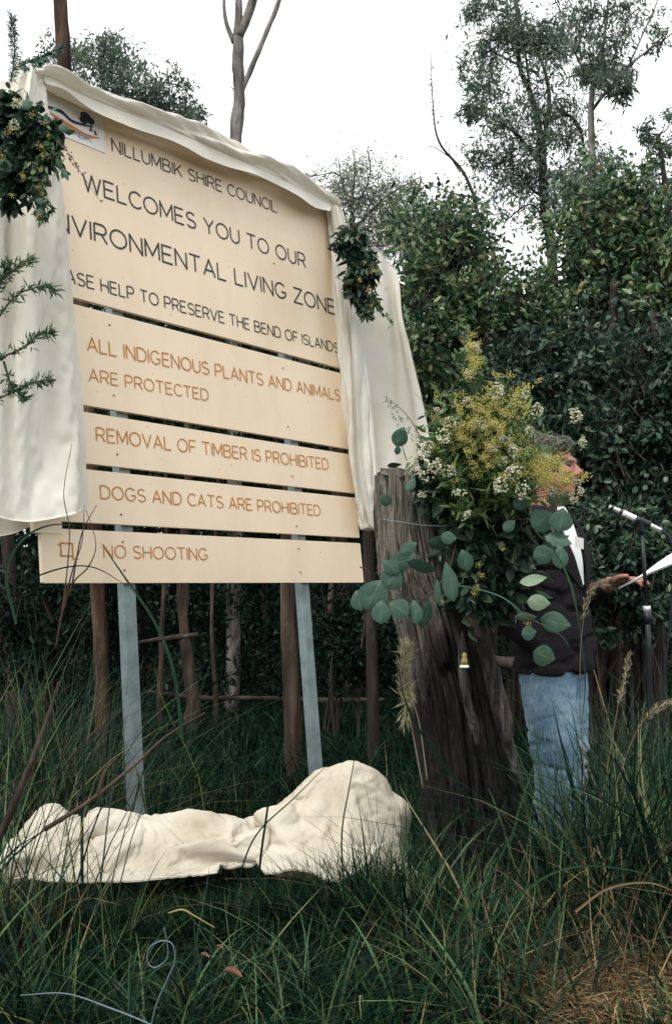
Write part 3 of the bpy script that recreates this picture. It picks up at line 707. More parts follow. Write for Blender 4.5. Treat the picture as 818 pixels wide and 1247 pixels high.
# ------------------------------------------------------------------ stump
def px_loft(rows, nth, nz, depth, dsq=.85):
    """rows: (py, xleft, xright); returns ring centres, half widths, depth radii"""
    r = np.array(rows, float); py = np.linspace(r[0, 0], r[-1, 0], nz)
    return py, np.interp(py, r[:, 0], r[:, 1]), np.interp(py, r[:, 0], r[:, 2])
SD = 3.38
def stump():
    nth, nz = 300, 190
    py, xl, xr = px_loft([(570, 461, 548), (640, 462, 560), (700, 466, 574), (760, 487, 590), (850, 505, 612), (950, 514, 628), (1060, 520, 634), (1180, 520, 640)], nth, nz, SD)
    th = np.linspace(0, 2*np.pi, nth, endpoint=False)
    base = G(585, SD); root = thing('tree_stump', 'tall weathered grey tree stump darker lower down, holding the bouquet', 'stump', base)
    L = np.array([P(a, b, SD) for a, b in zip(xl, py)]); Rr = np.array([P(a, b, SD) for a, b in zip(xr, py)])
    C = (L+Rr)/2; hw = np.linalg.norm(Rr-L, axis=1)/2
    s = np.linspace(0, 1, nz)[:, None]
    cz = C[:, 2][:, None]
    q = np.stack([3.2*np.cos(th)[None]+0*cz, 3.2*np.sin(th)[None]+0*cz, cz*1.1+0*th[None]], -1).reshape(-1, 3)
    f1 = np.abs(fbm(q*1.6, 3)).reshape(nz, nth); f2 = np.abs(fbm(q*np.array([5, 5, 1.4])+7, 3)).reshape(nz, nth); f3 = fbm(q*np.array([14, 14, 2.5])+3, 3).reshape(nz, nth)
    f4 = fbm(np.stack([11*np.cos(th)[None]+0*cz, 11*np.sin(th)[None]+0*cz, cz*3.2+0*th[None]], -1).reshape(-1, 3)*1.0, 3).reshape(nz, nth); f5 = fbm(q*np.array([9, 9, 12]), 3).reshape(nz, nth)
    rad = 1-.16*np.abs(f4)*2+.05*f5+.10*np.cos(4*th[None]+.4)-.34*np.exp(-(f1/.035)**2)-.10*np.exp(-(f2/.04)**2)+.12*f3+.25*fbm(q*.7, 2).reshape(nz, nth)
    X = C[:, None]+RT[None, None]*(np.cos(th)[None]*hw[:, None]*rad)[..., None]+np.array([0, 1, 0])[None, None]*(np.sin(th)[None]*hw[:, None]*.85*rad)[..., None]
    # jagged top: pull top rings down by angle
    jag = .10*np.abs(fbm(np.stack([np.cos(th)*2.5, np.sin(th)*2.5, 0*th], 1), 4))*2+.0+.14*np.clip(np.cos(th-.15), 0, 1)**2
    zt = X[0, :, 2]-jag
    X[..., 2] = np.minimum(X[..., 2], zt[None]-.0005*np.arange(nz)[:, None])
    ctr = X[0].mean(0)-np.array([0, 0, .06])
    mb = MB(); mb.add(np.vstack([X.reshape(-1, 3), ctr]), grid_faces(nz, nth, True), [[nz*nth, k, (k+1) % nth] for k in range(nth)])
    mb.build('trunk', MT['stump'], root)
    # split outer slab on the right-hand side, broken at its foot
    for (pts, tip, wd, dd) in (([(572, 742), (590, 790), (605, 845), (616, 895)], 0, .030, -.17), ([(560, 780), (566, 840), (580, 900)], 0, .014, -.22), ([(489, 700), (503, 780), (517, 850)], 0, .016, -.16), ([(598, 830), (617, 900), (633, 950)], 0, .017, -.13)):
        n = 60; c = catmull([P(a, b, SD+dd) for a, b in pts], n); mbb = MB(); k = 14
        ph = np.linspace(0, 2*np.pi, k, endpoint=False); t = np.linspace(0, 1, n)
        ww = wd*(.35+.65*np.sin(np.clip(t*1.25+.18, 0, 1)*np.pi/2))*(1-.55*np.clip((t-.9)/.1, 0, 1))
        Vv = c[:, None]+RT[None, None]*(np.cos(ph)[None]*ww[:, None])[..., None]+np.array([0, 1, 0])*(np.sin(ph)[None]*.014)[..., None]
        qq = Vv.reshape(-1, 3); Vv = qq+RT*(fbm(qq*np.array([60, 60, 6]), 3)*.02)[:, None]-FW*(np.abs(fbm(qq*np.array([90, 90, 5]), 3))*.03)[:, None]
        Vv = Vv.reshape(n, k, 3); Vv[-1, :, 2] -= rng.uniform(0, .05, k); Vv[0, :, 2] += rng.uniform(0, .04, k)
        mbb.add(np.vstack([Vv.reshape(-1, 3), c[0], c[-1]]), grid_faces(n, k, True), [[n*k, (i+1) % k, i] for i in range(k)]+[[n*k+1, (n-1)*k+i, (n-1)*k+(i+1) % k] for i in range(k)])
        mbb.build('wood_slab', MT['slab'], root)
    return root
stump()
# wire round the stump
mb = MB(); tube(mb, [P(462, 632, SD-.18), P(490, 636, SD-.22), P(520, 640, SD-.22), P(560, 640, SD-.18), P(590, 635, SD-.02)], [.0012], 6)
tag(mb.build('tie_wire', MT['galv']), 'thin grey tie wire stretched round the top of the stump', 'wire')
# small tag fixed to the stump
tg = thing('stump_ornament', 'tiny yellow and white ornament fixed to the dark face of the stump', 'ornament', P(565, 805, SD-.28))
mb = MB()
for (y, r) in ((0, 0),): pass
V = []
def disc_stack(mb, prof, c):
    n = 12
    for (y0, r0), (y1, r1) in zip(prof[:-1], prof[1:]): pass
    V = [c+RT*(r*math.cos(a*2*math.pi/n))+UP*y-FW*(.5*r*math.sin(a*2*math.pi/n)) for y, r in prof for a in range(n)]
    mb.add(V+[c+UP*prof[0][0], c+UP*prof[-1][0]], grid_faces(len(prof), n, True), [[len(prof)*n, (k+1) % n, k] for k in range(n)]+[[len(prof)*n+1, (len(prof)-1)*n+k, (len(prof)-1)*n+(k+1) % n] for k in range(n)])
c = P(565, 805, SD-.28)
disc_stack(mb, [(-.012, .011), (.004, .010), (.012, .006), (.020, .008), (.026, .003)], c); mb.build('ornament_body', MT['yellow_plastic'], tg)
mb = MB(); disc_stack(mb, [(-.020, .015), (-.019, .016), (-.012, .012)], c); mb.build('ornament_base', MT['white_panel'], tg)

# ------------------------------------------------------------------ large round gum leaves
def round_leaf_mesh():
    n = 8; rows = []
    V = []
    t = np.linspace(0, 1, 9)
    wid = np.array([.02, .62, .88, 1.0, .99, .88, .66, .36, .0])
    for k, tt in enumerate(t):
        for s in (-1, -.5, 0, .5, 1):
            V.append(((tt-.5)*2, s*wid[k], -.16*(tt-.5)**2*4*.6+.10*abs(s)*wid[k]-.10*(s*wid[k])**2*2+.03*math.sin(9*tt+3*s)))
    mb = MB(); mb.add(V, grid_faces(9, 5)); return mb.mesh('gum_leaf', mb.V())
LM = {}
for k, kk in (('leaf_gum', 'gum_round'), ('leaf_pale', 'gum_pale'), ('leaf_mid', 'gum_round')):
    me = round_leaf_mesh(); me.materials.append(MT[kk]); me.polygons.foreach_set('use_smooth', np.ones(len(me.polygons), bool)); LM[k] = me
def leafpx(parent, px, py, a, b, ang, d, m='leaf_gum', curl=0):
    """a,b = semi-axes in photo px, ang = direction of the long axis (deg, counter-clockwise from right)"""
    k = d/FPX; A = a*k; full = max(b*k, A*.62); tilt = math.acos(min(1, b*k/full))
    x = RT*math.cos(R(ang))+UP*math.sin(R(ang)); y0 = -RT*math.sin(R(ang))+UP*math.cos(R(ang))
    y = y0*math.cos(tilt)+FW*math.sin(tilt)*random.choice((-1, 1)); z = np.cross(x, y)
    xx = x+z*random.uniform(-.25, .25); xx = unit(xx); y = unit(y-xx*np.dot(xx, y)); z = np.cross(xx, y)
    mt = Matrix(((xx[0]*A, y[0]*full, z[0]*A), (xx[1]*A, y[1]*full, z[1]*A), (xx[2]*A, y[2]*full, z[2]*A))).to_4x4()
    p = P(px, py, d)-ORG[parent.name]
    o = bpy.data.objects.new('leaf', LM[m]); COL.objects.link(o); o.parent = parent
    mt.translation = Vector([float(v) for v in p]); o.matrix_local = mt; ORG[o.name] = P(px, py, d)
    return o
def stem(parent, pts, r, m='twig', name='stem'):
    mb = MB(); tube(mb, [P(*p) for p in pts], r, 6); return mb.build(name, MT[m], parent)

br = thing('gum_branch', 'leafy gum branch with round blue green leaves hanging across the left side of the stump', 'branch', P(540, 660, 3.12))
stem(br, [(556, 660, 3.2), (545, 695, 3.1), (525, 722, 3.05), (500, 736, 3.02), (470, 728, 3.0), (440, 735, 3.0)], [.0035, .003, .0015])
stem(br, [(545, 690, 3.1), (540, 676, 3.08), (528, 662, 3.05)], [.002, .001])
stem(br, [(520, 724, 3.05), (500, 700, 3.0), (480, 690, 3.0)], [.002, .001])
for a in ((489, 684, 17, 13, 20), (514, 691, 19, 8, -10), (478, 704, 15, 14, 60), (455, 724, 20, 19, 70), (437, 731, 13, 11, 110), (485, 741, 13, 14, 60), (519, 748, 9, 19, 0), (549, 708, 11, 25, 0), (535, 662, 15, 8, -15),
          (505, 745, 9, 15, 0), (464, 745, 12, 15, 0), (566, 682, 10, 14, 20), (497, 668, 13, 8, 30), (531, 720, 4, 15, 0), (546, 655, 10, 8, 0), (475, 690, 12, 9, 150)):
    px, py, a_, b_, an = a
    if b_ > a_: a_, b_, an = b_, a_, an+90
    leafpx(br, px, py, a_, b_, an+random.uniform(-8, 8), 3.0+random.uniform(-.04, .05))
br = thing('gum_branch', 'gum branch with big round leaves hanging in front of the man\'s jacket', 'branch', P(640, 640, 3.1))
stem(br, [(600, 640, 3.2), (630, 632, 3.12), (660, 640, 3.06), (676, 655, 3.04), (670, 680, 3.04)], [.0035, .003, .0015])
stem(br, [(540, 712, 3.15), (575, 716, 3.1), (612, 728, 3.05), (640, 750, 3.02), (680, 772, 3.0), (694, 790, 3.0)], [.0028, .002, .001], 'leaf_gum')
for a in ((682, 608, 19, 10, -5, 1), (660, 633, 16, 15, 40, 0), (683, 633, 15, 15, 80, 0), (680, 657, 17, 9, -20, 0), (662, 675, 14, 12, 20, 0), (682, 678, 10, 15, 0, 0), (649, 705, 17, 6, 2, 1), (656, 734, 15, 10, -5, 2),
          (640, 752, 13, 6, 5, 2), (676, 758, 19, 13, -12, 0), (644, 771, 10, 9, 10, 0), (663, 799, 16, 13, -20, 0), (634, 612, 11, 9, 40, 0), (620, 640, 10, 7, 40, 0)):
    px, py, a_, b_, an, m = a
    if b_ > a_: a_, b_, an = b_, a_, an+90
    leafpx(br, px, py, a_, b_, an, 3.0+random.uniform(-.04, .05), ('leaf_gum', 'leaf_pale', 'leaf_pale')[m])
br = thing('gum_sprig', 'small dark gum sprig sticking up against the rear cloth beside the stump top', 'branch', P(500, 575, 3.15))
stem(br, [(505, 580, 3.2), (495, 560, 3.15), (488, 540, 3.12)], [.002, .001])
leafpx(br, 487, 532, 13, 10, 70, 3.1); leafpx(br, 484, 548, 6, 4, 80, 3.1); leafpx(br, 469, 609, 9, 7, 150, 3.1); leafpx(br, 480, 567, 9, 3, 10, 3.12, 'leaf_mid'); leafpx(br, 500, 590, 10, 6, 60, 3.14)

# ------------------------------------------------------------------ bouquet
bq = thing('bouquet', 'large bouquet of yellow and cream wildflowers tied on top of the stump', 'flowers', P(585, 600, 3.25))
mbq = MB(); mst = MB(); root = P(575, 660, 3.25)
fl = []
def in_bouquet():
    while True:
        px, py = rng.uniform(500, 715), rng.uniform(425, 625)
        if ((px-598)/88)**2+((py-545)/88)**2 < 1 and not (px < 535 and py < 500) and not (px > 665 and py < 540): return px, py
for k in range(170):
    px, py = in_bouquet(); tip = P(px, py, 3.15+rng.normal(0, .09)); mid = (tip+root)/2+np.array([0, 0, .05])+rng.normal(0, .02, 3)
    tube(mst, [root+rng.normal(0, .03, 3), mid, tip], [.002, .0007], 4, 8, cap=False)
    c = catmull([mid, (mid+tip)/2, tip], 18)+rng.normal(0, .013, (18, 3)); leaves(mbq, c, .042*np.ones(18), .012*np.ones(18), droop=-.2, full=True)
for k in range(16):      # tall sprig at upper left of the bouquet
    t = k/15; tip = P(572+rng.normal(0, 7), 500-75*t, 3.15); tube(mst, [root, P(575, 540, 3.2), tip], [.0015, .0006], 4, 8, cap=False)
    leaves(mbq, tip+rng.normal(0, .015, (14, 3)), .035*np.ones(14), .012*np.ones(14), droop=-.2, full=True)
mst.build('stems', MT['leaf_mid'], bq)
tag(mbq.build('foliage', leafmat('leaf_bouquet', [(0, (.03, .08, .03)), (.5, (.09, .17, .06)), (1, (.22, .30, .12))], .5, .3), bq, False), kind='stuff')
mbd = MB()
for (px, py, r, n) in ((590, 610, .10, 700), (575, 660, .10, 700), (620, 640, .10, 700), (600, 690, .09, 500), (560, 625, .07, 350), (575, 720, .08, 450), (545, 600, .06, 250), (615, 720, .07, 250), (530, 585, .05, 200)):
    cluster(mbd, P(px, py, 3.22), (r, r*.6, r), n, .06, .03, 8, full=True, droop=.5)
tag(mbd.build('dark_leaves', MT['leaf_dark'], bq, False), kind='stuff')
def floret_mesh(kind):
    mb = MB(); r_ = np.random.default_rng(4 if kind == 'y' else 9)
    n = 34 if kind == 'y' else 46
    for k in range(n):
        if kind == 'y': c = r_.normal(0, 1, 3)*np.array([.5, .5, .5]); rr = .13
        else: c = unit(r_.normal(0, 1, 3)*np.array([1, 1, .8]))*r_.uniform(.5, .95)*np.array([1, 1, .55]); rr = .15
        u = unit(r_.normal(size=3)); v = unit(np.cross(u, r_.normal(size=3))); w = np.cross(u, v)
        mb.add([c+u*rr, c-u*rr, c+v*rr, c-v*rr, c+w*rr, c-w*rr], None, [[0, 2, 4], [2, 1, 4], [1, 3, 4], [3, 0, 4], [2, 0, 5], [1, 2, 5], [3, 1, 5], [0, 3, 5]])
    me = mb.mesh('floret_'+kind, mb.V()); me.materials.append(MT['yellow' if kind == 'y' else 'cream']); return me
FST = MB()
FY, FC = floret_mesh('y'), floret_mesh('c')
def flower(parent, px, py, r, d, me, name):
    if name == 'cream_flower_head': tube(FST, [P(px, py, d+.01), (P(px, py, d)+P(575, 655, 3.25))/2+np.array([0, 0, .04]), P(575, 655, 3.25)], [.0012, .0018], 5, 12, cap=False)
    o = bpy.data.objects.new(name, me); COL.objects.link(o); o.parent = parent
    p = P(px, py, d)-ORG[parent.name]; o.location = [float(v) for v in p]; s = r*d/FPX
    o.scale = (s, s, s*random.uniform(.7, 1.1)); o.rotation_euler = [random.uniform(0, 6) for _ in range(3)]; ORG[o.name] = P(px, py, d)
for (px, py, r) in ((604, 478, 12), (578, 425, 9), (585, 515, 10), (625, 606-30, 13), (636, 597, 12), (610, 592, 13), (652, 500, 10), (700, 507, 12), (645, 525, 8), (706, 597, 7), (709, 540, 8), (598, 545, 9), (540, 530, 11), (520, 545, 12), (505, 560, 11), (530, 570, 13), (545, 575, 10), (500, 575, 9), (560, 600, 9), (548, 515, 9), (515, 580, 10), (570, 455, 7), (640, 480, 7), (570, 490, 8), (614, 535, 8), (513, 602, 7), (625, 550, 9), (568, 628, 8), (612, 563, 8), (534, 500, 7)):
    flower(bq, px, py, r*1.1, 2.96+random.uniform(-.03, .04), FC, 'cream_flower_head')
for k in range(330):
    c = random.choice(((600, 500, 30, 24), (590, 520, 32, 26), (612, 510, 22, 20), (672, 578, 18, 12), (650, 578, 20, 17), (575, 440, 7, 22), (570, 540, 30, 22), (560, 510, 18, 25), (620, 480, 25, 14), (600, 560, 30, 20), (668, 570, 14, 12)))
    flower(bq, c[0]+random.gauss(0, c[2]*.7), c[1]+random.gauss(0, c[3]*.7), random.uniform(3.5, 7.5), 2.99+random.uniform(-.05, .1), FY, 'yellow_flower_head')
for k in range(18): flower(bq, random.gauss(684, 9), random.gauss(588, 7), random.uniform(3.5, 7), 3.0, FY, 'yellow_flower_head')
for (px, py, r) in ((697, 606, 9), (672, 598, 9), (703, 586, 6), (664, 556, 7)): flower(bq, px, py, r, 2.98, FC, 'cream_flower_head')
for (px, py) in ((583, 688), (586, 700), (577, 722), (580, 715), (642, 760), (612, 668)): flower(bq, px, py, 5, 3.05, FY, 'yellow_flower_head')
tag(FST.build('flower_stems', MT['leaf_mid'], bq), kind='stuff')
# feathery bare sprig rising left of bouquet
sp = thing('dry_sprig', 'thin dry flowering sprig curving up against the rear cloth left of the bouquet', 'twig', P(520, 560, 3.1))
stem(sp, [(525, 565, 3.15), (508, 525, 3.1), (490, 500, 3.08), (468, 482, 3.06)], [.0018, .0006]); mb = MB()
leaves(mb, np.array([P(468+t*50+rng.normal(0, 3), 482+t*70+rng.normal(0, 3), 3.08) for t in rng.random(90)]), .013*np.ones(90), .006*np.ones(90)); tag(mb.build('buds', MT['leaf_pale'], sp, False), kind='stuff')
stem(sp, [(540, 560, 3.15), (527, 525, 3.1), (519, 495, 3.08), (504, 478, 3.06)], [.0015, .0005])

# ------------------------------------------------------------------ corner garlands on the sign
ga = thing('corner_garland', 'dark leafy garland with yellow flowers tied at the upper left corner of the sign', 'garland', P(25, 190, 3.4))
mb = MB()
for (px, py, r, n) in ((15, 160, .09, 700), (40, 165, .07, 500), (20, 195, .09, 650), (42, 195, .06, 400), (5, 135, .07, 400), (25, 220, .05, 220), (55, 180, .03, 120), (-20, 170, .09, 500), (10, 245, .02, 60)):
    cluster(mb, P(px, py, 3.22), (r, r*.7, r), n, .045, .022, 8, full=True, droop=.5)
tag(mb.build('foliage', MT['leaf_dark'], ga, False), kind='stuff')
mb = MB()
for k in range(150):
    t = rng.random(); leaves(mb, P(44+8*t+rng.normal(0, 5), 195+72*t, 3.17)[None]+rng.normal(0, .004, (1, 3)), [.035], [.014], full=True, droop=.7)
for k in range(60):
    t = rng.random(); leaves(mb, P(62+14*t+rng.normal(0, 5), 170+45*t, 3.15)[None], [.035], [.014], full=True, droop=.6)
tag(mb.build('trailing_leaves', MT['leaf_bush'], ga, False), kind='stuff')
leafpx(ga, 78, 156, 7, 5, 0, 3.1); leafpx(ga, 72, 200, 8, 4, -50, 3.1); leafpx(ga, 80, 212, 9, 3, -60, 3.1); leafpx(ga, 33, 127, 9, 6, 30, 3.12, 'leaf_mid'); leafpx(ga, 50, 245, 6, 4, 0, 3.12, 'leaf_mid'); leafpx(ga, 49, 258, 5, 4, 0, 3.12, 'leaf_mid')
for (px, py, r) in ((20, 128, 8), (18, 153, 9), (12, 160, 6), (40, 140, 5), (3, 190, 5), (50, 178, 5), (53, 190, 4), (28, 215, 5), (15, 238, 4), (50, 205, 4), (47, 228, 4), (52, 235, 3), (48, 262, 4), (50, 270, 3), (60, 165, 4), (22, 122, 5), (54, 150, 4), (35, 200, 3)):
    flower(ga, px, py, r, 3.08, FC if r > 7 else FY, 'flower_head')
stem(ga, [(70, 172, 3.15), (85, 188, 3.1), (100, 212, 3.08), (124, 248, 3.06)], [.0012, .0005])
mb = MB(); leaves(mb, np.array([P(75+25*t+rng.normal(0, 1.5), 176+36*t+rng.normal(0, 1.5), 3.1) for t in rng.random(50)]), .011*np.ones(50), .005*np.ones(50)); mb.build('buds', MT['dead_leaf'], ga, False)
# banksia frond and bottlebrush spike above the corner
fr = thing('fern_frond', 'dark green toothed frond pointing right above the top left corner of the sign', 'frond', P(18, 80, 3.3))
stem(fr, [(16, 84, 3.3), (45, 71, 3.25), (78, 56, 3.2)], [.002, .0012], 'leaf_gum'); mb = MB()
for k in range(160):
    t = rng.random(); c = P(20+56*t, 82-25*t+3*math.sin(t*3), 3.26-.05*t)
    a = rng.uniform(-1, 1); leaves(mb, c[None], [.030*(1-.4*t)], [.008], full=True, droop=0, out=(RT*1.6+UP*(1.8*np.sign(a)))[None])
mb.build('leaflets', MT['leaf_gum'], fr, False)
sp = thing('bottlebrush_spike', 'pale needle spike standing upright above the garland at the left edge', 'frond', P(18, 90, 3.3))
stem(sp, [(14, 100, 3.3), (18, 60, 3.28), (15, 22, 3.26)], [.002, .001]); mb = MB()
t = rng.random(420); c = np.array([P(16+2*math.sin(x*4), 98-78*x, 3.27) for x in t]); leaves(mb, c, .030*np.ones(420), .003*np.ones(420), droop=-.4)
mb.build('needles', MT['leaf_gum'], sp, False)

gb = thing('corner_garland', 'trailing leafy garland hanging behind the upper right corner of the sign', 'garland', P(440, 300, 5.2))
mb = MB()
for (px, py, r, n) in ((430, 292, .08, 320), (438, 315, .09, 420), (443, 340, .08, 360), (436, 352, .06, 200), (443, 368, .04, 110), (453, 335, .05, 150)):
    cluster(mb, P(px, py, 5.05), (r, r*.6, r), n, .048, .024, 8, full=True, droop=.6)
tag(mb.build('foliage', MT['leaf_dark'], gb, False), kind='stuff')
mb = MB()
for (x0, y0, x1, y1) in ((440, 370, 446, 388), (452, 350, 458, 372), (456, 360, 478, 402), (445, 365, 452, 385)):
    t = rng.random(26); leaves(mb, np.array([P(x0+(x1-x0)*q+rng.normal(0, 1.5), y0+(y1-y0)*q, 5.0) for q in t]), .04*np.ones(26), .018*np.ones(26), full=True, droop=.8)
tag(mb.build('trailing_leaves', MT['leaf_bush'], gb, False), kind='stuff')
for (px, py, r) in ((455, 330, 5), (448, 352, 4), (461, 345, 4), (438, 340, 4), (470, 352, 3), (444, 320, 3), (452, 372, 3)): flower(gb, px, py, r, 4.95, FY, 'flower_head')

# ------------------------------------------------------------------ the man at the microphone
PD = 3.72
feet = G(688, PD); yaw = R(-28)
F_ = np.array([math.cos(yaw), math.sin(yaw), 0]); L_ = np.array([-math.sin(yaw), math.cos(yaw), 0]); Z_ = np.array([0, 0, 1.])
def pl(f, l, z): return feet+F_*f+L_*l+Z_*z
man = thing('person', 'grey haired man in dark jacket and pale jeans holding papers behind the bouquet', 'person', feet)
def ell(mb, f, l, z, rf, rl, rz, nu=18, nv=14, pitch=0):
    cp, sp_ = math.cos(pitch), math.sin(pitch)
    def fn(V, d):
        a, b, c = V[:, 0], V[:, 1], V[:, 2]; a, c = a*cp-c*sp_, a*sp_+c*cp
        return a[:, None]*F_+b[:, None]*L_+c[:, None]*Z_
    sphere(mb, pl(f, l, z), (rf, rl, rz), nu, nv, fn)
def limb(mb, pts, rad, seg=14, n=None): tube(mb, [pl(*p) for p in pts], rad, seg, n)
body = MB(); HZ = 1.60; HF = .035
ell(body, HF-.012, 0, HZ+.02, .098, .078, .102)             # cranium
ell(body, HF+.035, 0, HZ-.03, .062, .062, .085)             # face
ell(body, HF+.050, 0, HZ-.085, .040, .043, .036)            # jaw and chin
ell(body, HF+.082, 0, HZ+.022, .018, .050, .014)            # brow
limb(body, [(HF+.080, 0, HZ+.018), (HF+.100, 0, HZ-.008), (HF+.116, 0, HZ-.030)], [.009, .011, .014], 10)
ell(body, HF+.106, .012, HZ-.032, .011, .009, .008, 10, 8); ell(body, HF+.106, -.012, HZ-.032, .011, .009, .008, 10, 8)
ell(body, HF+.090, 0, HZ-.062, .011, .022, .006, 10, 8); ell(body, HF+.087, 0, HZ-.073, .011, .019, .006, 10, 8)
for s in (-1, 1):
    ell(body, HF-.01, s*.080, HZ-.012, .018, .008, .031, 10, 8)
    ell(body, HF+.072, s*.036, HZ-.022, .022, .020, .018, 10, 8)
limb(body, [(HF-.01, 0, HZ-.05), (-.005, 0, 1.43), (-.02, 0, 1.36)], [.058, .056, .07])
limb(body, [(-.01, 0, 1.42), (0, 0, 1.30), (0, 0, 1.1), (0, 0, .92)], [.08, .11, .10, .09], 18)
for s in (-1, 1): limb(body, [(0, s*.08, .92), (.01, s*.095, .5), (-.01, s*.10, .08)], [.06, .04, .03]); ell(body, .05, s*.1, .04, .11, .04, .035)
# arms: left reaches forward to the paper, right hangs bent
Ls, Le, Lw = (0, .19, 1.35), (.05, .235, 1.10), (.215, .12, 1.155)
Rs, Re, Rw = (-.01, -.19, 1.35), (-.10, -.225, 1.07), (.015, -.13, .93)
limb(body, [Ls, Le], [.05, .04]); limb(body, [Le, Lw], [.04, .027]); limb(body, [Rs, Re], [.05, .04]); limb(body, [Re, Rw], [.04, .028])
# left hand: palm and five fingers gripping the sheet
wv = np.array(Lw); hd = unit(np.array([.9, -.25, .10])); sd_ = unit(np.cross(hd, [0, 0, 1])); nd = np.cross(sd_, hd)
def hp(a, b, c): return tuple(wv+hd*a+sd_*b+nd*c)
for b in (-.030, -.010, .010, .030): limb(body, [hp(-.01, b*.6, 0), hp(.04, b*.9, .003), hp(.085, b, 0)], [.016, .015, .013], 10)
for b, l, cu in ((-.034, .055, 1), (-.012, .068, .9), (.011, .072, .9), (.033, .062, 1)):
    limb(body, [hp(.080, b, 0), hp(.080+l*.45, b*1.06, -.006*cu), hp(.080+l*.78, b*1.08, -.020*cu), hp(.080+l*.92, b*1.05, -.036*cu)], [.0095, .009, .0085, .007], 8, 13)
limb(body, [hp(.015, .030, 0), hp(.045, .052, .010), hp(.075, .058, .014), hp(.098, .050, .012)], [.015, .012, .0105, .008], 8, 13)
# right hand relaxed at the hip
wv = np.array(Rw); hd = unit(np.array([.45, .75, -.5])); sd_ = unit(np.cross(hd, [0, 0, 1.])); nd = np.cross(sd_, hd)
for b in (-.03, -.01, .01, .03): limb(body, [hp(-.01, b*.6, 0), hp(.085, b, 0)], [.016, .013], 8)
for b, l in ((-.034, .055), (-.012, .07), (.011, .072), (.033, .062)): limb(body, [hp(.08, b, 0), hp(.08+l*.5, b, .01), hp(.08+l*.85, b, .03)], [.0095, .009, .007], 8, 11)
limb(body, [hp(.015, .03, 0), hp(.06, .055, .012), hp(.09, .055, .02)], [.014, .011, .008], 8, 11)
me = remeshed(body, .0055, 3); V = verts(me); setv(me, V-ORG[man.name]); link('body', me, MT['skin'], man, True, ORG[man.name])
for s in (-1, 1):
    mb = MB(); ell(mb, HF+.078, s*.031, HZ+.003, .011, .012, .009, 12, 10); mb.build('eye', MT['eye'], man)
    mb = MB(); 
    for k in range(60):
        t = rng.random(); leaves(mb, pl(HF+.092-.02*t, s*(.012+.038*t), HZ+.028+rng.normal(0, .002))[None], [.012], [.002], droop=0)
    mb.build('eyebrow', MT['hair'], man)
# hair
mb = MB(); ell(mb, HF-.025, 0, HZ+.038, .106, .089, .098, 28, 20); ell(mb, HF-.055, 0, HZ-.01, .070, .083, .085, 24, 16); ell(mb, HF+.045, 0, HZ+.088, .050, .060, .032)
me = remeshed(mb, .007, 2); V = verts(me); Nn = vnorm(me); V = V+Nn*(fbm((V-feet)*np.array([40, 40, 90]), 4)*.035)[:, None]
face = ((V-feet)@F_ > HF+.045) & (V[:, 2]-feet[2] < HZ+.055); V = V-Nn*(face*.035)[:, None]
setv(me, V-ORG[man.name]); hair = link('hair', me, MT['hair'], man, True, ORG[man.name])
mb = MB(); i = rng.choice(len(V), 2600); keep = ~face[i]; i = i[keep]
for k in range(1):
    d = unit(np.stack([*(Nn[i]*.5-F_*.8+Z_*-.35+rng.normal(0, .25, (len(i), 3))).T], 1)); s = unit(np.cross(d, Nn[i])); Lh = rng.uniform(.02, .05, len(i))[:, None]; c0 = V[i]-Nn[i]*.004
    W = .0011; VV = np.stack([c0-s*W, c0+s*W, c0+d*Lh*.5+s*W+Nn[i]*.004, c0+d*Lh*.5-s*W+Nn[i]*.004, c0+d*Lh], 1).reshape(-1, 3); b = np.arange(len(i))[:, None]*5
    mb.add(VV, b+[0, 1, 2, 3], b+[3, 2, 4])
tag(mb.build('hair_strands', MT['hair'], man, False), kind='stuff')
# jacket
def loft(mb, rings, seg=28):                       # rings: (f, l, z, rf, rl)
    r = catmull(rings, len(rings)*6); a = np.linspace(0, 2*np.pi, seg, endpoint=False)
    V = [pl(q[0]+q[3]*math.cos(x), q[1]+q[4]*math.sin(x), q[2]) for q in r for x in a]; n = len(r)
    V += [pl(*r[0][:3]), pl(*r[-1][:3])]
    mb.add(V, grid_faces(n, seg, True), [[n*seg, (k+1) % seg, k] for k in range(seg)]+[[n*seg+1, (n-1)*seg+k, (n-1)*seg+(k+1) % seg] for k in range(seg)])
mb = MB(); loft(mb, [(0, 0, .825, .152, .20), (.005, 0, .95, .150, .193), (.01, 0, 1.10, .14, .18), (.01, 0, 1.25, .14, .195), (-.005, 0, 1.36, .115, .19), (-.015, 0, 1.42, .075, .10), (-.015, 0, 1.455, .058, .06)])
limb(mb, [(-.01, .15, 1.375), (0, .205, 1.34), (.02, .23, 1.22), (.05, .238, 1.09)], [.07, .075, .064, .057], 18)
limb(mb, [(.05, .238, 1.095), (.12, .185, 1.12), (.195, .135, 1.148)], [.058, .049, .042], 18)
limb(mb, [(-.01, -.15, 1.375), (-.02, -.205, 1.34), (-.06, -.225, 1.2), (-.10, -.23, 1.06)], [.07, .075, .064, .058], 18)
limb(mb, [(-.10, -.23, 1.065), (-.04, -.20, .98), (.025, -.15, .915)], [.058, .052, .045], 18)
me = remeshed(mb, .009, 4); V = verts(me); Nn = vnorm(me); q = V-feet
V = V+Nn*(.05*fbm(q*np.array([5, 5, 9]), 3)-.035*np.exp(-(np.abs(fbm(q*np.array([6, 6, 13])+4, 2))/.03)**2)*.5)[:, None]
setv(me, V-ORG[man.name]); jk = link('jacket', me, MT['jacket'], man, True, ORG[man.name])
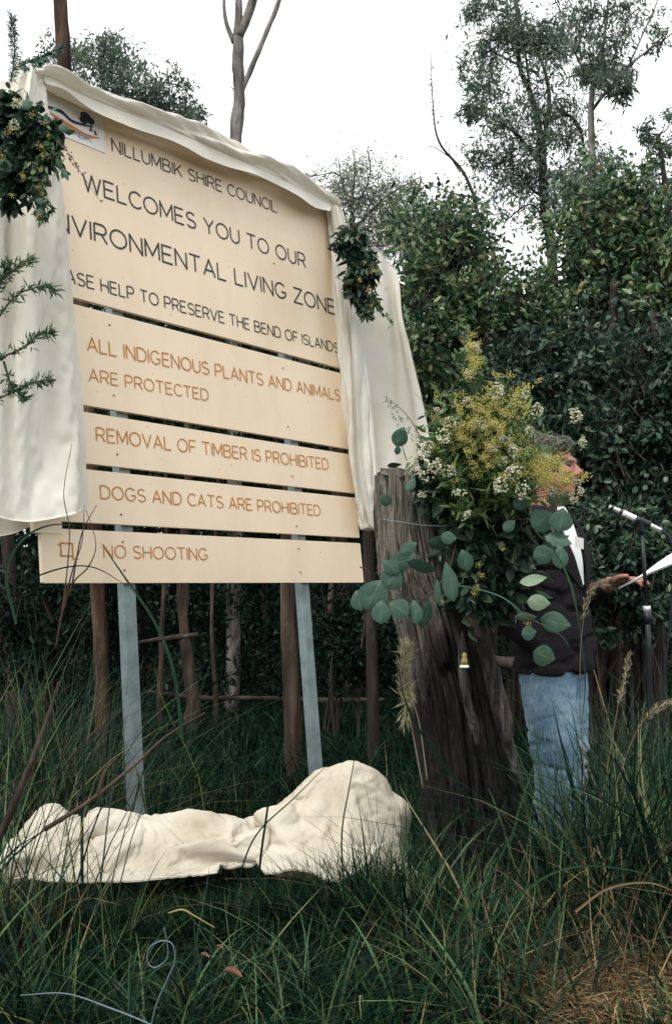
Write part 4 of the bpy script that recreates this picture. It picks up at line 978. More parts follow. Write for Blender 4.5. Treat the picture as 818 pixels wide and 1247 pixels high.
# shirt front and lapels over the chest
def chest(pts, off, name, m, parent=man):
    """pts: (angle deg from forward towards his right, z) outline rows -> curved patch on chest"""
    rows = []
    for z, a0, a1 in pts:
        zz = np.interp(z, [.95, 1.10, 1.25, 1.36, 1.42, 1.455], [.148, .14, .14, .115, .08, .06]); rl = np.interp(z, [.95, 1.10, 1.25, 1.36, 1.42, 1.455], [.19, .18, .195, .19, .105, .062])
        rows.append([pl((zz+off)*math.cos(R(a))+.005, (rl+off)*math.sin(R(-a)), z) for a in np.linspace(a0, a1, 5)])
    g = surf(rows, 30, 10); mb = MB(); sheet(mb, g, .004); return mb.build(name, m, parent)
chest([(1.45, -15, 40), (1.40, 8, 40), (1.34, 14, 38), (1.25, 16, 30), (1.15, 16, 20)], .010, 'shirt_front', MT['shirt'])
chest([(1.45, 40, 62), (1.40, 44, 72), (1.34, 42, 70), (1.25, 33, 56), (1.14, 20, 26)], .017, 'lapel', MT['jacket'], jk)
chest([(1.45, -30, -12), (1.40, -24, 2), (1.34, -20, 7), (1.25, -10, 11), (1.14, 6, 15)], .017, 'lapel', MT['jacket'], jk)
mb = MB(); c = P(705, 661, PD-.2); mb.add([c+RT*a*.014+UP*(b*.019-a*.004)+FW*o for o in (-.003, .002) for a, b in ((-1, -1), (1, -1), (1, 1), (-1, 1))], [[0, 1, 2, 3], [7, 6, 5, 4], [0, 4, 5, 1], [1, 5, 6, 2], [2, 6, 7, 3], [3, 7, 4, 0]])
mb.build('name_tag', MT['paper'], man, False)
# jeans
mb = MB(); loft(mb, [(0, 0, .80, .115, .16), (0, 0, .86, .112, .155), (0, 0, .92, .09, .13)])
for s in (-1, 1):
    limb(mb, [(0, s*.070, .86), (.005, s*.088, .70), (.012, s*.095, .48), (0, s*.10, .28), (-.008, s*.10, .055)], [.112, .098, .078, .073, .075], 22, 40)
me = remeshed(mb, .008, 3); V = verts(me); Nn = vnorm(me); q = V-feet
fo = np.abs(fbm(q*np.array([5, 5, 17])+11, 2)); amp = .5+.9*np.exp(-((q[:, 2]-.50)/.13)**2)+1.0*np.exp(-((q[:, 2]-.12)/.13)**2)
amp = .22+1.0*np.exp(-((q[:, 2]-.50)/.10)**2)+.9*np.exp(-((q[:, 2]-.12)/.12)**2)
V = V+Nn*(.028*fbm(q*np.array([6, 6, 12]), 3)*amp-.02*amp*np.exp(-(fo/.03)**2))[:, None]
setv(me, V-ORG[man.name]); jn = link('jeans', me, MT['denim'], man, True, ORG[man.name])
for s in (-1, 1):
    mb = MB(); tube(mb, [pl(0, s*.178, .86), pl(.005, s*.188, .70), pl(.012, s*.176, .48), pl(0, s*.175, .28), pl(-.008, s*.176, .07)], [.0022], 6, 50); mb.build('side_seam', MT['denim'], jn)
    mb = MB(); ell(mb, .04, s*.1, .04, .14, .05, .045, 18, 12); mb.build('boot', MT['leather'], man)

# papers
pp = thing('paper_sheets', 'white sheets of paper held out in the man\'s hand towards the microphone', 'paper', P(790, 695, PD-.2))
hc = pl(*Lw)
for k, dz in enumerate((0, .004)):
    ctrl = [[P(752, 717, 3.55), P(785, 705-0*k, 3.55), P(822, 690, 3.55), P(862, 672-k, 3.55)], [P(775, 707, 3.68), P(800, 690, 3.7), P(830, 672, 3.72), P(868, 655, 3.74)]]
    g6 = surf(ctrl, 10, 24); g6 = g6+Z_*(dz)+(UP*(.012*np.sin(np.linspace(0, 3, 24)))[None, :, None]); mb = MB(); sheet(mb, g6, .0008); mb.build('sheet', MT['paper'], pp)

# microphone on stand
MD = 3.42
mc = thing('microphone_stand', 'slim black microphone stand with a pale collar standing in the long grass', 'stand', G(797, MD))
mb = MB(); tube(mb, [P(781, 648, MD), P(787, 742, MD)], [.0062], 12, 2); mb.build('upper_tube', MT['black_metal'], mc)
mb = MB(); tube(mb, [P(787, 742, MD), P(797, 1000, MD), G(799, MD)+[0, 0, .05]], [.009], 12); mb.build('lower_tube', MT['black_metal'], mc)
mb = MB(); tube(mb, [P(786.7, 738, MD), P(787.2, 746, MD)], [.0135, .012], 14, 3); mb.build('collar', MT['silver'], mc)
mb = MB(); tube(mb, [P(787.2, 746, MD), P(788, 760, MD)], [.0125, .010], 14, 3); mb.build('clutch', MT['black_metal'], mc)
for k in range(3):
    a = k*2.1+.4; b0 = G(799, MD); mb = MB(); tube(mb, [b0+[0, 0, .12], b0+[.26*math.cos(a), .26*math.sin(a), .015]], [.007], 8, 2); mb.build('leg', MT['black_metal'], mc)
mc2 = thing('microphone', 'slender silver and black microphone tilted in its clip at the top of the stand', 'microphone', P(783, 640, MD))
def seg(x0, y0, x1, y1, r, m, name, par=mc2):
    mb = MB(); tube(mb, [P(x0, y0, MD), P(x1, y1, MD)], r, 14, 6); mb.build(name, MT[m], par)
seg(741, 617, 754, 623, [.0075, .010], 'silver', 'tip'); seg(742.5, 617.5, 745, 619, [.0098, .0102], 'black_metal', 'ring')
seg(754, 623, 774, 632, [.0105], 'black_metal', 'barrel'); seg(757, 624.2, 773, 631.6, [.0110], 'paper', 'white_band')
seg(774, 632, 790, 639.5, [.0125, .013], 'black_metal', 'clip'); seg(790, 639.5, 804, 646, [.0095, .0085], 'silver', 'handle')
seg(779, 634, 781.5, 650, [.012, .010], 'black_metal', 'bracket')
mb = MB(); tube(mb, [P(804, 646, MD), P(815, 656, MD), P(820, 690, MD), P(815, 760, MD), P(806, 860, MD), P(812, 980, MD), G(830, MD)+[0, 0, .02]], [.004], 8)
tag(mb.build('microphone_cable', MT['black_metal']), 'black cable hanging from the rear end of the microphone', 'cable')

# ------------------------------------------------------------------ trees
GRP = {'gum_tree': 'gum trees', 'shaded_tree': 'shaded tree trunks in the forest'}
def trunk_tree(label, name, trunk_pts, rad, bark, clusters=(), leafm='leaf_far', limbs=(), d=12, L=.12, W=.03, n=300, full=False, group=None, droop=.5, twigs=True, rough=.12):
    p0 = trunk_pts[0]; dd = p0[2] if len(p0) > 2 else d
    base = G(p0[0], dd); base[2] = 0
    r = thing(name, label, 'tree', base, group or GRP.get(name))
    pts = [base-[0, 0, .1]]+[P(q[0], q[1], q[2] if len(q) > 2 else d) for q in trunk_pts]
    mb = MB(); tube(mb, pts, rad, 12, len(pts)*8, rough); mb.build('trunk', MT[bark], r)
    for lp, lr in limbs:
        mb = MB(); tube(mb, [P(q[0], q[1], q[2] if len(q) > 2 else d) for q in lp], lr, 7, rough=rough*.7); mb.build('limb', MT[bark], r)
    if clusters:
        mb = MB(); tw = MB(); allp = [P(q[0], q[1], q[2] if len(q) > 2 else d) for lp, _ in limbs for q in lp]+pts[2:]
        allp = np.array(allp)
        for c in clusters:
            px, py, rx, ry = c[:4]; m = c[4] if len(c) > 4 else n; cc = P(px, py, d+rng.normal(0, .05*d*.3)); rr = np.array([rx, (rx+ry)/2, ry])*d/FPX
            sc = cluster(mb, cc, rr*1.25, int(m*1.7), L*.66, W*.58, sub=max(8, int(m/12)), full=full, droop=droop)
            if twigs:
                a = allp[np.argmin(np.linalg.norm(allp-cc, axis=1))]
                tube(tw, [a, (a+cc)/2+rng.normal(0, .03, 3)*d*.15, cc], [.006*d/8, .003*d/8], 5, 7, cap=False)
                for s_ in sc[:10]: tube(tw, [cc, (cc+s_)/2+rng.normal(0, .02, 3), s_], [.003*d/8, .0012*d/8], 4, 5, cap=False)
        mb.build('crown', MT[leafm], r, False)
        if twigs: tag(tw.build('twigs', MT[bark], r), kind='stuff')
    return r
# bare forked gum rising above the sign
trunk_tree('tall bare gum tree forking above the middle of the sign', 'gum_tree', [(283, 850, 10.5), (284, 760, 10.5), (286, 500, 10.5), (287, 182, 10.5), (291, 120, 10.5), (290, 60, 10.5), (291, 35, 10.5)], [.09, .08, .072, .066, .064, .056, .048], 'bark_pale', d=10.5, twigs=False, rough=.28,
           limbs=[([(290, 45), (303, 15), (312, -20), (320, -80)], [.055, .045, .03]), ([(289, 50), (291, 10), (289, -30), (280, -90)], [.045, .035, .02]), ([(285, 52), (275, 25), (273, -5), (278, -40)], [.025, .018, .01]), ([(294, 112), (303, 90), (322, 45), (340, 0), (352, -50)], [.028, .028, .025, .015]), ([(289, 130), (286, 112), (281, 105)], [.012, .005])])
trunk_tree('slim gum tree with reddish lower bark standing just behind the left post', 'gum_tree', [(127, 930, 6.4), (123, 800, 6.4), (118, 700, 6.4), (98, 350, 6.4), (80, 95, 6.4), (76, 40, 6.4), (72, -20, 6.4), (66, -120, 6.4)], [.055, .052, .045, .045, .047, .047, .043, .035], 'bark_red', d=6.4, twigs=False)
trunk_tree('brown rough barked young tree standing close beside the right post', 'gum_tree', [(357, 930, 6.2), (354, 820, 6.2), (350, 715, 6.2), (352, 560, 6.2), (372, 420, 6.2)], [.062, .058, .05, .035, .02], 'bark_brown', d=6.2, twigs=False)
trunk_tree('thin crooked tree trunk with peeling bark between the two posts', 'gum_tree', [(234, 860, 8.5), (226, 780, 8.5), (222, 715, 8.5), (230, 560, 8.5), (225, 420, 8.5)], [.07, .06, .05, .04, .02], 'bark_brown', d=8.5, twigs=False, rough=.35)
for (x, d, r, lab) in ((95, 11.5, .05, 'dark tree trunk in shade left of the left post'), (12, 8.5, .07, 'dark tree trunk in shade at the left edge'), (322, 13.5, .05, 'thin dark tree trunk behind the right post'), (418, 10.5, .08, 'dark tree trunk behind the rear cloth'), (450, 6.6, .045, 'slim dark tree trunk right of the sign')):
    trunk_tree(lab, 'shaded_tree', [(x+4, 850, d), (x, 700, d), (x-6, 520, d), (x+6, 430, d)], [r, r*.9, r*.7, r*.4], 'bark_dark', d=d, twigs=False)
for (x, d, r, lab) in ((198, 9.2, .03, 'thin dark sapling between the posts nearer the left post'), (258, 9.6, .026, 'thin leaning sapling midway between the posts, nearer the pale trunk'), (402, 8.6, .03, 'thin dark sapling right of the right post'), (60, 7.6, .035, 'slim brown sapling at the left behind the tall grass')):
    trunk_tree(lab, 'sapling', [(x+rng.uniform(-8, 8), 850, d), (x, 760, d), (x+rng.uniform(-6, 6), 640, d), (x+rng.uniform(-12, 12), 500, d)], [r, r*.9, r*.7, r*.3], 'bark_brown', d=d, twigs=False, rough=.35)
# crowns behind the sign top
trunk_tree('round crowned dark gum tree showing above the left half of the sign', 'gum_tree', [(170, 800, 15), (160, 400, 15), (150, 200, 15), (140, 120, 15)], [.16, .12, .09, .05], 'bark_dark',
           [(120, 75, 28, 22, 600), (95, 70, 22, 18, 300), (150, 75, 26, 20, 550), (165, 110, 30, 22, 800), (190, 125, 28, 20, 700), (60, 75, 22, 22, 220), (110, 110, 30, 16, 350), (215, 140, 24, 16, 500), (135, 50, 18, 12, 250), (225, 105, 14, 14, 90), (232, 150, 14, 12, 200), (70, 55, 14, 12, 120), (212, 90, 12, 12, 60), (248, 135, 6, 10, 30), (50, 95, 14, 14, 120)], 'leaf_far',
           [([(142, 140), (125, 100), (120, 70)], [.04, .015]), ([(148, 170), (180, 120), (200, 100)], [.05, .015]), ([(150, 180), (110, 130), (70, 90)], [.04, .012])], 15, .13, .05)
trunk_tree('pale feathery tree rising above the right corner of the sign', 'gum_tree', [(440, 700, 16), (435, 400, 16), (430, 300, 16), (428, 240, 16)], [.12, .10, .07, .03], 'bark_dark',
           [(405, 225, 20, 20, 380), (430, 230, 24, 24, 520), (460, 250, 26, 26, 700), (485, 240, 22, 18, 380), (420, 260, 26, 20, 500), (470, 280, 28, 24, 800), (500, 225, 12, 10, 110), (440, 205, 14, 14, 110), (395, 245, 12, 14, 150), (490, 265, 18, 18, 260), (460, 300, 30, 20, 900), (380, 215, 10, 8, 60), (440, 240, 50, 40, 1500), (475, 265, 34, 34, 900), (505, 240, 14, 18, 250)], 'leaf_grey',
           [([(430, 260), (450, 215), (448, 178)], [.02, .005]), ([(430, 280), (470, 240), (512, 215)], [.03, .006]), ([(430, 270), (415, 215), (412, 190)], [.02, .005]), ([(428, 250), (432, 200), (428, 176)], [.02, .004])], 16, .10, .032)
# tall sparse gum on the right
trunk_tree('tall sparse gum tree with clumped foliage in the upper right, nearer the sign', 'gum_tree', [(680, 700, 13), (675, 420, 13), (671, 307, 13), (662, 245, 13), (658, 169, 13), (645, 112, 13), (632, 80, 13), (630, 20, 13), (622, -40, 13)], [.11, .085, .07, .062, .055, .04, .03, .025, .02], 'bark_dark',
           [(640, 45, 34, 18, 1000), (670, 55, 22, 20, 600), (622, 30, 18, 20, 350), (587, 60, 14, 22, 250), (590, 108, 18, 24, 500), (560, 82, 8, 14, 90), (570, 140, 12, 12, 170), (585, 138, 14, 10, 150), (612, 145, 16, 12, 200), (600, 8, 24, 12, 300), (575, 12, 14, 14, 170),
            (655, 175, 22, 20, 260), (632, 165, 20, 20, 230), (635, 218, 16, 18, 420), (590, 190, 18, 14, 260), (685, 135, 20, 18, 300), (700, 210, 22, 24, 420), (665, 215, 18, 14, 200), (615, 200, 16, 14, 150), (688, 170, 16, 14, 180), (650, 130, 24, 16, 180), (690, 245, 20, 12, 200), (625, 180, 48, 50, 900), (660, 100, 40, 40, 700), (600, 60, 34, 50, 450), (690, 180, 34, 50, 500), (700, 25, 30, 30, 350), (735, 40, 30, 30, 260), (600, 240, 34, 24, 300), (650, 265, 36, 20, 300), (600, 70, 10, 18, 110)], 'leaf_far',
           [([(658, 190), (668, 130), (664, 90), (650, 55)], [.035, .015]), ([(660, 150), (690, 140), (706, 158), (712, 190), (722, 215)], [.03, .012]), ([(655, 90), (625, 76), (598, 62)], [.02, .008]), ([(660, 240), (640, 225), (628, 205)], [.02, .008]),
            ([(658, 200), (630, 165), (610, 150), (590, 140)], [.025, .008]), ([(645, 112), (640, 70), (632, 10)], [.02, .01]), ([(664, 250), (690, 235), (700, 215)], [.02, .008]), ([(670, 300), (650, 250), (620, 265), (610, 280)], [.015, .006]), ([(667, 275), (685, 265), (700, 240)], [.015, .006])], 13, .12, .038)
trunk_tree('pale trunked gum tree with bare fanning upper limbs in the upper right', 'gum_tree', [(740, 700, 11), (734, 400, 11), (728, 280, 11), (722, 205, 11), (719, 140, 11), (722, 105, 11), (732, 70, 11), (740, 0, 11), (744, -60, 11)], [.055, .05, .044, .04, .036, .028, .018, .012, .006], 'bark_pale',
           [(727, 85, 24, 14, 500), (745, 95, 18, 14, 350), (755, 112, 14, 12, 220), (716, 88, 14, 12, 200), (720, 20, 12, 12, 60), (745, 15, 14, 10, 70), (700, 60, 10, 8, 40), (757, 5, 10, 6, 50), (802, 35, 10, 8, 40), (760, 35, 14, 12, 60), (770, 85, 10, 8, 50), (735, 195, 18, 14, 200), (700, 30, 30, 26, 220), (775, 20, 26, 22, 160), (800, 60, 16, 16, 80), (740, 60, 26, 20, 260), (690, 230, 26, 20, 260)], 'leaf_far',
           [([(720, 135), (735, 115), (765, 80), (790, 60), (812, 38)], [.02, .014, .006]), ([(765, 80), (785, 35), (800, 0), (806, -40)], [.010, .005]), ([(722, 105), (700, 65), (690, 30), (665, -20)], [.015, .006]), ([(700, 65), (710, 30), (705, -10)], [.012, .006]), ([(732, 75), (752, 45), (765, 20), (768, -20)], [.010, .004]), ([(722, 150), (705, 165), (690, 150), (668, 125), (660, 110)], [.010, .005]), ([(726, 90), (716, 50), (722, 10), (730, -30)], [.009, .004]), ([(790, 60), (806, 50), (830, 30)], [.01, .006])], 11, .12, .035)
trunk_tree('leafy gum tree leaning in at the right edge', 'gum_tree', [(835, 700, 12), (825, 350, 12), (812, 250, 12), (806, 200, 12), (800, 165, 12)], [.09, .07, .045, .03, .015], 'bark_dark',
           [(790, 162, 14, 12, 200), (808, 175, 16, 16, 260), (800, 195, 10, 8, 100), (788, 215, 14, 12, 140), (812, 235, 18, 18, 300), (785, 240, 14, 14, 200), (815, 140, 12, 10, 90)], 'leaf_far', [([(806, 210), (795, 215), (786, 210)], [.015, .006])], 12, .11, .04)
# bare sapling
sap = trunk_tree('leafless thin sapling leaning left against the white sky', 'bare_sapling', [(600, 600, 9), (585, 300, 9), (569, 220, 9), (535, 174, 9), (527, 128, 9), (524, 56, 9)], [.03, .025, .016, .012, .006, .002], 'bark_dark',
           [(530, 140, 5, 14, 24), (526, 90, 4, 16, 14)], 'leaf_grey', [([(560, 210), (548, 190), (546, 170)], [.006, .002]), ([(575, 240), (550, 235), (520, 225), (512, 232)], [.008, .003]), ([(583, 270), (560, 262), (535, 262)], [.008, .003]), ([(548, 192), (530, 180), (520, 178)], [.005, .002])], 9, .05, .02, twigs=False)

# ------------------------------------------------------------------ shrubs on the right
def shrub(label, cx, cy, rx, ry, d, n, L, W, m, ncl=60, seed=0, gap=.0, full=True, stems=9, group=None):
    base = G(cx, d); base[2] = 0; r = thing('leafy_shrub', label, 'shrub', base, group or 'leafy shrubs on the right'); mb = MB(); ms = MB()
    for k in range(ncl):
        while True:
            a = rng.uniform(-1, 1, 3)
            if a@a < 1: break
        a = a*np.array([1, 1, 1]); top = fbm(np.array([[a[0]*2.5+seed, 0, 0]]), 3)[0]*.9
        px = cx+a[0]*rx; py = cy+a[2]*ry*(1)-top*ry*.5; dd = d+a[1]*rx*d/FPX*.8
        c = P(px, py, dd)
        if c[2] < .25: c[2] = rng.uniform(.2, .8)
        rr = rng.uniform(.10, .27)
        cluster(mb, c, (rr, rr, rr*.8), n//ncl, L, W, 5, full=full, droop=.35)
        if k % 3 == 0:
            b = base+np.array([rng.normal(0, .12), rng.normal(0, .12), 0]); tube(ms, [b, b+(c-b)*np.array([.35, .35, .55])+rng.normal(0, .05, 3), c], [.014, .008, .003], 5, 9, cap=False)
    for k in range(int(ncl*1.1)):              # loose shoots breaking the outline
        an = rng.uniform(-.25, math.pi+.25); e = rng.uniform(.72, 1.0); b0 = P(cx+math.cos(an)*rx*e, cy-math.sin(an)*ry*e*.95, d+rng.uniform(-1, .6)*rx*d/FPX*.8)
        ln = rng.uniform(.16, .42); dv = unit(RT*(math.cos(an)*.6+rng.normal(0, .35))+np.array([0, 0, 1])*(.55+abs(rng.normal(0, .4)))+FW*rng.normal(0, .3)); tip = b0+dv*ln
        if b0[2] < .3: continue
        tube(ms, [b0-dv*.25, b0, tip], [.005, .0015], 4, 6, cap=False)
        q = rng.integers(12, 26); t = rng.random(q)[:, None]; leaves(mb, b0-dv*.1+dv*(ln+.12)*t+rng.normal(0, .028, (q, 3)), L*1.0*np.ones(q), W*np.ones(q), full=True, droop=.2)
    mb.build('foliage', MT[m], r, False); ms.build('branches', MT['bark_dark'], r)
    return r
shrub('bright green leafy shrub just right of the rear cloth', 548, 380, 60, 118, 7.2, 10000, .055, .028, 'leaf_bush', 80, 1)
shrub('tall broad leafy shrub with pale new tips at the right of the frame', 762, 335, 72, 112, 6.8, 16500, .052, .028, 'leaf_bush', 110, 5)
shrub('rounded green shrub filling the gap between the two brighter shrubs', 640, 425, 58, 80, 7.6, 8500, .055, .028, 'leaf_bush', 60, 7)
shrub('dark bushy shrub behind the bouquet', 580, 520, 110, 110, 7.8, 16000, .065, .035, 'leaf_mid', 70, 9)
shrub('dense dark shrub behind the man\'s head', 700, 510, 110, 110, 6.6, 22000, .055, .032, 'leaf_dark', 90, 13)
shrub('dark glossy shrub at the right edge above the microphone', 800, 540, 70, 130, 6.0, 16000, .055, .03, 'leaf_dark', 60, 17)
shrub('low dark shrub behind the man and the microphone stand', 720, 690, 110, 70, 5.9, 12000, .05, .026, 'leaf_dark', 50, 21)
shrub('tall light green shrub with open crown behind the bright shrub', 525, 300, 36, 45, 9.5, 1600, .07, .032, 'leaf_bush', 34, 25)
for (x, y0, d, r, lab) in ((745, 340, 6.5, .05, 'dark gnarled trunk rising behind the microphone tip'), (796, 380, 6.0, .055, 'rough brown trunk behind the microphone stand'), (727, 420, 6.5, .03, 'slim brown trunk just right of the man'), (824, 380, 6.4, .04, 'dark slender trunk at the right edge')):
    trunk_tree(lab, 'shaded_tree', [(x+5, 880, d), (x, 700, d), (x-6, 600, d), (x+2, y0, d)], [r*1.1, r, r*.8, r*.4], 'bark_dark', d=d, twigs=False, rough=.35)

shrub('low dark shrub behind the left edge grass', 40, 770, 60, 60, 7.5, 5200, .055, .026, 'leaf_deep', 30, 39)
shrub('low dark shrub between the right post and the stump', 425, 780, 42, 55, 8.0, 3800, .055, .026, 'leaf_deep', 24, 43)
# ------------------------------------------------------------------ far undergrowth and canopy mass
mb = MB(); ms = MB()
for k in range(1500):
    d = rng.uniform(9.5, 20); px = rng.uniform(-600, 1400) if k % 3 else rng.uniform(-60, 520); z = rng.uniform(.03, 1)*((1.2+.36*d) if px < 385 else (1.1+.27*d) if px < 465 else (.8+.2*d) if px > 540 else (.9+.17*d))
    c = G(px, d); c[2] = z; rr = rng.uniform(.3, .6)
    cluster(mb, c, (rr, rr, rr*.8), 240, .085, .034, 7, droop=.4)
for k in range(300):
    d = rng.uniform(13, 18); c = G(rng.uniform(-120, 395), d); c[2] = d*rng.uniform(.22, .36); cluster(mb, c, (.75, .6, .6), 260, .11, .06, 7, droop=.4)
for k in range(520):
    d = rng.uniform(20, 30); px = rng.uniform(-900, 1700); c = G(px, d); c[2] = rng.uniform(0, 1)*(.2*d if px > 385 else .34*d); cluster(mb, c, (1.2, 1.2, .9), 150, .24, .15, 6, droop=.4)
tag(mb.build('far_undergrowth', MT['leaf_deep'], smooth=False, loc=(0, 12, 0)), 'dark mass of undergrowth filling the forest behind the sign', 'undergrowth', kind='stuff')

# fallen timber
def log(label, pts, r, m='bark_dark'):
    mb = MB(); tube(mb, [P(*p) for p in pts], r, 12, 40, .25); tag(mb.build('fallen_log', MT[m]), label, 'log')
log('long pale fallen log on the ground behind the posts', [(180, 842, 9.6), (240, 850, 9.7), (320, 850, 9.8), (400, 853, 9.6), (470, 852, 9.5)], [.018, .03, .022, .03, .018])
log('short pale broken branch lying above the log behind the left post', [(165, 783, 8), (200, 778, 8), (242, 773, 8)], [.012, .02, .022])
log('pale weathered rail end behind the man\'s legs', [(560, 805, 5.2), (600, 806, 5.2), (632, 808, 5.2), (660, 808, 5.2)], [.03, .035, .032, .025])

# ------------------------------------------------------------------ grass
def field(n, d0, d1, x0, x1, h0, h1, w, m, name, label, bend=.6, clump=.0):
    mb = MB(); d = np.sqrt(rng.uniform(d0**2, d1**2, n)); px = rng.uniform(x0, x1, n)
    rt = np.stack([(px-CX)/FPX*d, d, 0*d], 1)
    k = fbm(rt*np.array([2.6, 2.6, 0])+3, 3)+.5; hh = h0+(h1-h0)*np.clip(k*1.8-.45, 0, 1)*rng.uniform(.4, 1.1, n)
    if name == 'foreground_grass':            # worn dry patches of ground
        wear = (np.hypot((px-748)/105, (d-2.68)/.20) < 1)*.85+(np.hypot((px-425)/48, (d-2.98)/.10) < 1)*.7+(fbm(rt*np.array([4.5, 4.5, 0])+40, 2) > .17)*.75; keep = rng.random(n) > wear; rt, hh, n = rt[keep], hh[keep], int(keep.sum())
    rt[:, 2] = gz(rt[:, 0], rt[:, 1])-.01
    # keep clear of the cloth heap footprint
    blades(mb, rt, hh, w*rng.uniform(.6, 1.4, n), rng.uniform(.2, 1.4, n)*bend*1.3, droop=.42)
    return tag(mb.build(name, MT[m], smooth=False, loc=(0, (d0+d1)/2, 0)), label, 'grass', kind='stuff')
field(40000, 1.9, 3.35, -80, 900, .06, .30, .0052, 'grass', 'foreground_grass', 'dense dark green grass filling the foreground')
field(26000, 3.35, 5.5, -120, 940, .10, .34, .005, 'grass', 'middle_grass', 'dark green grass around the posts and the stump foot')
field(45000, 5.5, 12, -400, 1200, .15, .50, .011, 'grass_far', 'distant_grass', 'dark grass on the forest floor behind the sign')

field(8500, 2.96, 3.2, 20, 500, .25, .46, .0048, 'grass', 'heap_front_grass', 'grass standing along the front edge of the cloth heap', bend=.7)
def tussock(label, px, d, n, h, spread, w=.0055, m='sedge', lean=None, sd=.12, bend=(.15, 1.0), seed_heads=0, name='grass_tussock', z=0):
    b = G(px, d); b[2] = float(gz(b[0], b[1]))+z; mb = MB()
    rt = b+np.stack([rng.normal(0, sd, n), rng.normal(0, sd, n), 0*np.zeros(n)], 1)
    phi = None if lean is None else rng.normal(lean, spread, n)
    blades(mb, rt, h*rng.uniform(.45, 1.1, n), w*(rng.uniform(.5, 1.2, n)+.9*(rng.random(n) < .12)), rng.uniform(bend[0], bend[1], n), phi, seg=7, droop=.4)
    if seed_heads == 0:
        return tag(mb.build(name, MT[m], smooth=False, loc=b), label, 'grass', 'grass tussocks')
    r = thing(name, label, 'grass', b); mb.build('blades', MT[m], r, False)
    return r
T = tussock
T('big sedge tussock with long arching blades at the right edge below the microphone', 800, 3.0, 620, .90, 1, sd=.17, w=.0085)
T('sedge tussock leaning across the man\'s knees', 725, 3.15, 300, .78, 1, sd=.11, bend=(.1, .75), w=.0085)
T('low wide grass tussock in the lower right corner area', 838, 2.6, 220, .42, 1, sd=.13, bend=(.3, 1.2))
T('tall grass tussock standing against the left foot of the stump', 510, 2.95, 260, .62, 1, sd=.09, bend=(.1, .7))
T('grass tussock in front of the stump', 570, 2.75, 360, .48, 1, sd=.13, bend=(.2, 1.0))
T('grass tussock between the stump and the man', 640, 2.9, 240, .50, 1, sd=.10, bend=(.2, .9))
T('tall reedy tussock at the left edge below the cloth', -22, 2.8, 240, .95, 1, sd=.15, bend=(.15, .9), w=.0065)
T('reedy tussock behind the left end of the cloth heap', 70, 4.2, 330, 1.05, 1, sd=.16, bend=(.1, .8))
T('dark tussock in the lower left corner', 30, 2.3, 420, .42, 1, sd=.14, m='grass', bend=(.3, 1.2))
T('fine grass tussock at the bottom left of centre', 170, 2.45, 380, .30, 1, sd=.14, m='grass', bend=(.3, 1.3))
T('arching tussock at the bottom centre', 330, 2.45, 420, .36, 1, sd=.14, bend=(.3, 1.3))
T('spreading green tussock at the bottom right of centre', 470, 2.4, 420, .38, 1, sd=.14, m='grass', bend=(.3, 1.3))
T('short tussock before the right end of the cloth heap', 455, 3.05, 240, .33, 1, sd=.10, bend=(.2, .9))
T('short tussock before the middle of the cloth heap', 250, 2.95, 200, .28, 1, sd=.12, bend=(.3, 1.0))
T('sparse tussock before the left end of the cloth heap', 90, 2.9, 80, .42, 1, sd=.12, bend=(.15, .9))
T('dark tussock between the two posts', 260, 5.0, 300, .50, 1, sd=.18, m='grass', bend=(.3, 1.1))
T('dark tussock behind the cloth mound at the right post', 430, 5.2, 260, .55, 1, sd=.16, m='grass', bend=(.3, 1.1))
T('dark tussock behind the left post', 190, 5.6, 260, .55, 1, sd=.18, m='grass', bend=(.3, 1.1))
T('tall tussock behind the cable at the right edge', 835, 4.3, 300, .95, 1, sd=.16, bend=(.1, .8))
T('tussock behind the man\'s legs', 760, 4.6, 260, .75, 1, sd=.16, bend=(.1, .8))

T('tall airy tussock in front of the left end of the bottom board', 55, 3.9, 240, 1.15, 1, sd=.16, bend=(.1, .8), w=.006)
T('leafy green tussock in the right half of the bottom edge', 600, 2.5, 260, .45, 1, sd=.12, bend=(.3, 1.2), w=.008)
T('bold bladed tussock at the bottom edge below the heap', 380, 2.55, 170, .45, 1, sd=.14, bend=(.3, 1.1), w=.0085)
T('bold bladed tussock at the bottom edge near the wire loop', 225, 2.35, 130, .38, 1, sd=.10, bend=(.4, 1.2), w=.009)
T('bold bladed tussock in the lower left corner', 50, 2.45, 180, .40, 1, sd=.15, bend=(.2, 1.1), w=.008)
T('wide bladed tussock under the mound end of the cloth heap', 490, 2.9, 200, .50, 1, sd=.10, bend=(.15, .9), w=.008)
T('short grass tuft tucked under the front of the cloth heap', 180, 3.05, 330, .30, 1, sd=.13, m='grass', bend=(.3, 1.2))
T('short grass tuft before the loose cloth corner', 370, 2.98, 330, .28, 1, sd=.13, m='grass', bend=(.3, 1.2))
for (x, d, n, h, lb) in ((700, 2.7, 90, .5, 'loose straw coloured dead grass clump low at the right'), (60, 2.9, 70, .6, 'pale dead grass stalks at the left end of the cloth heap'), (800, 2.85, 110, .75, 'straw coloured stalks in the right edge tussock'), (20, 3.6, 90, 1.1, 'pale dry stalks rising at the left edge below the cloth'), (560, 2.65, 70, .4, 'dead straw grass clump before the stump'), (420, 2.9, 90, .25, 'flattened straw tuft right of the heap front')):
    T(lb, x, d, n, h, 1, sd=.13, bend=(.2, 1.2), w=.005, m='straw')
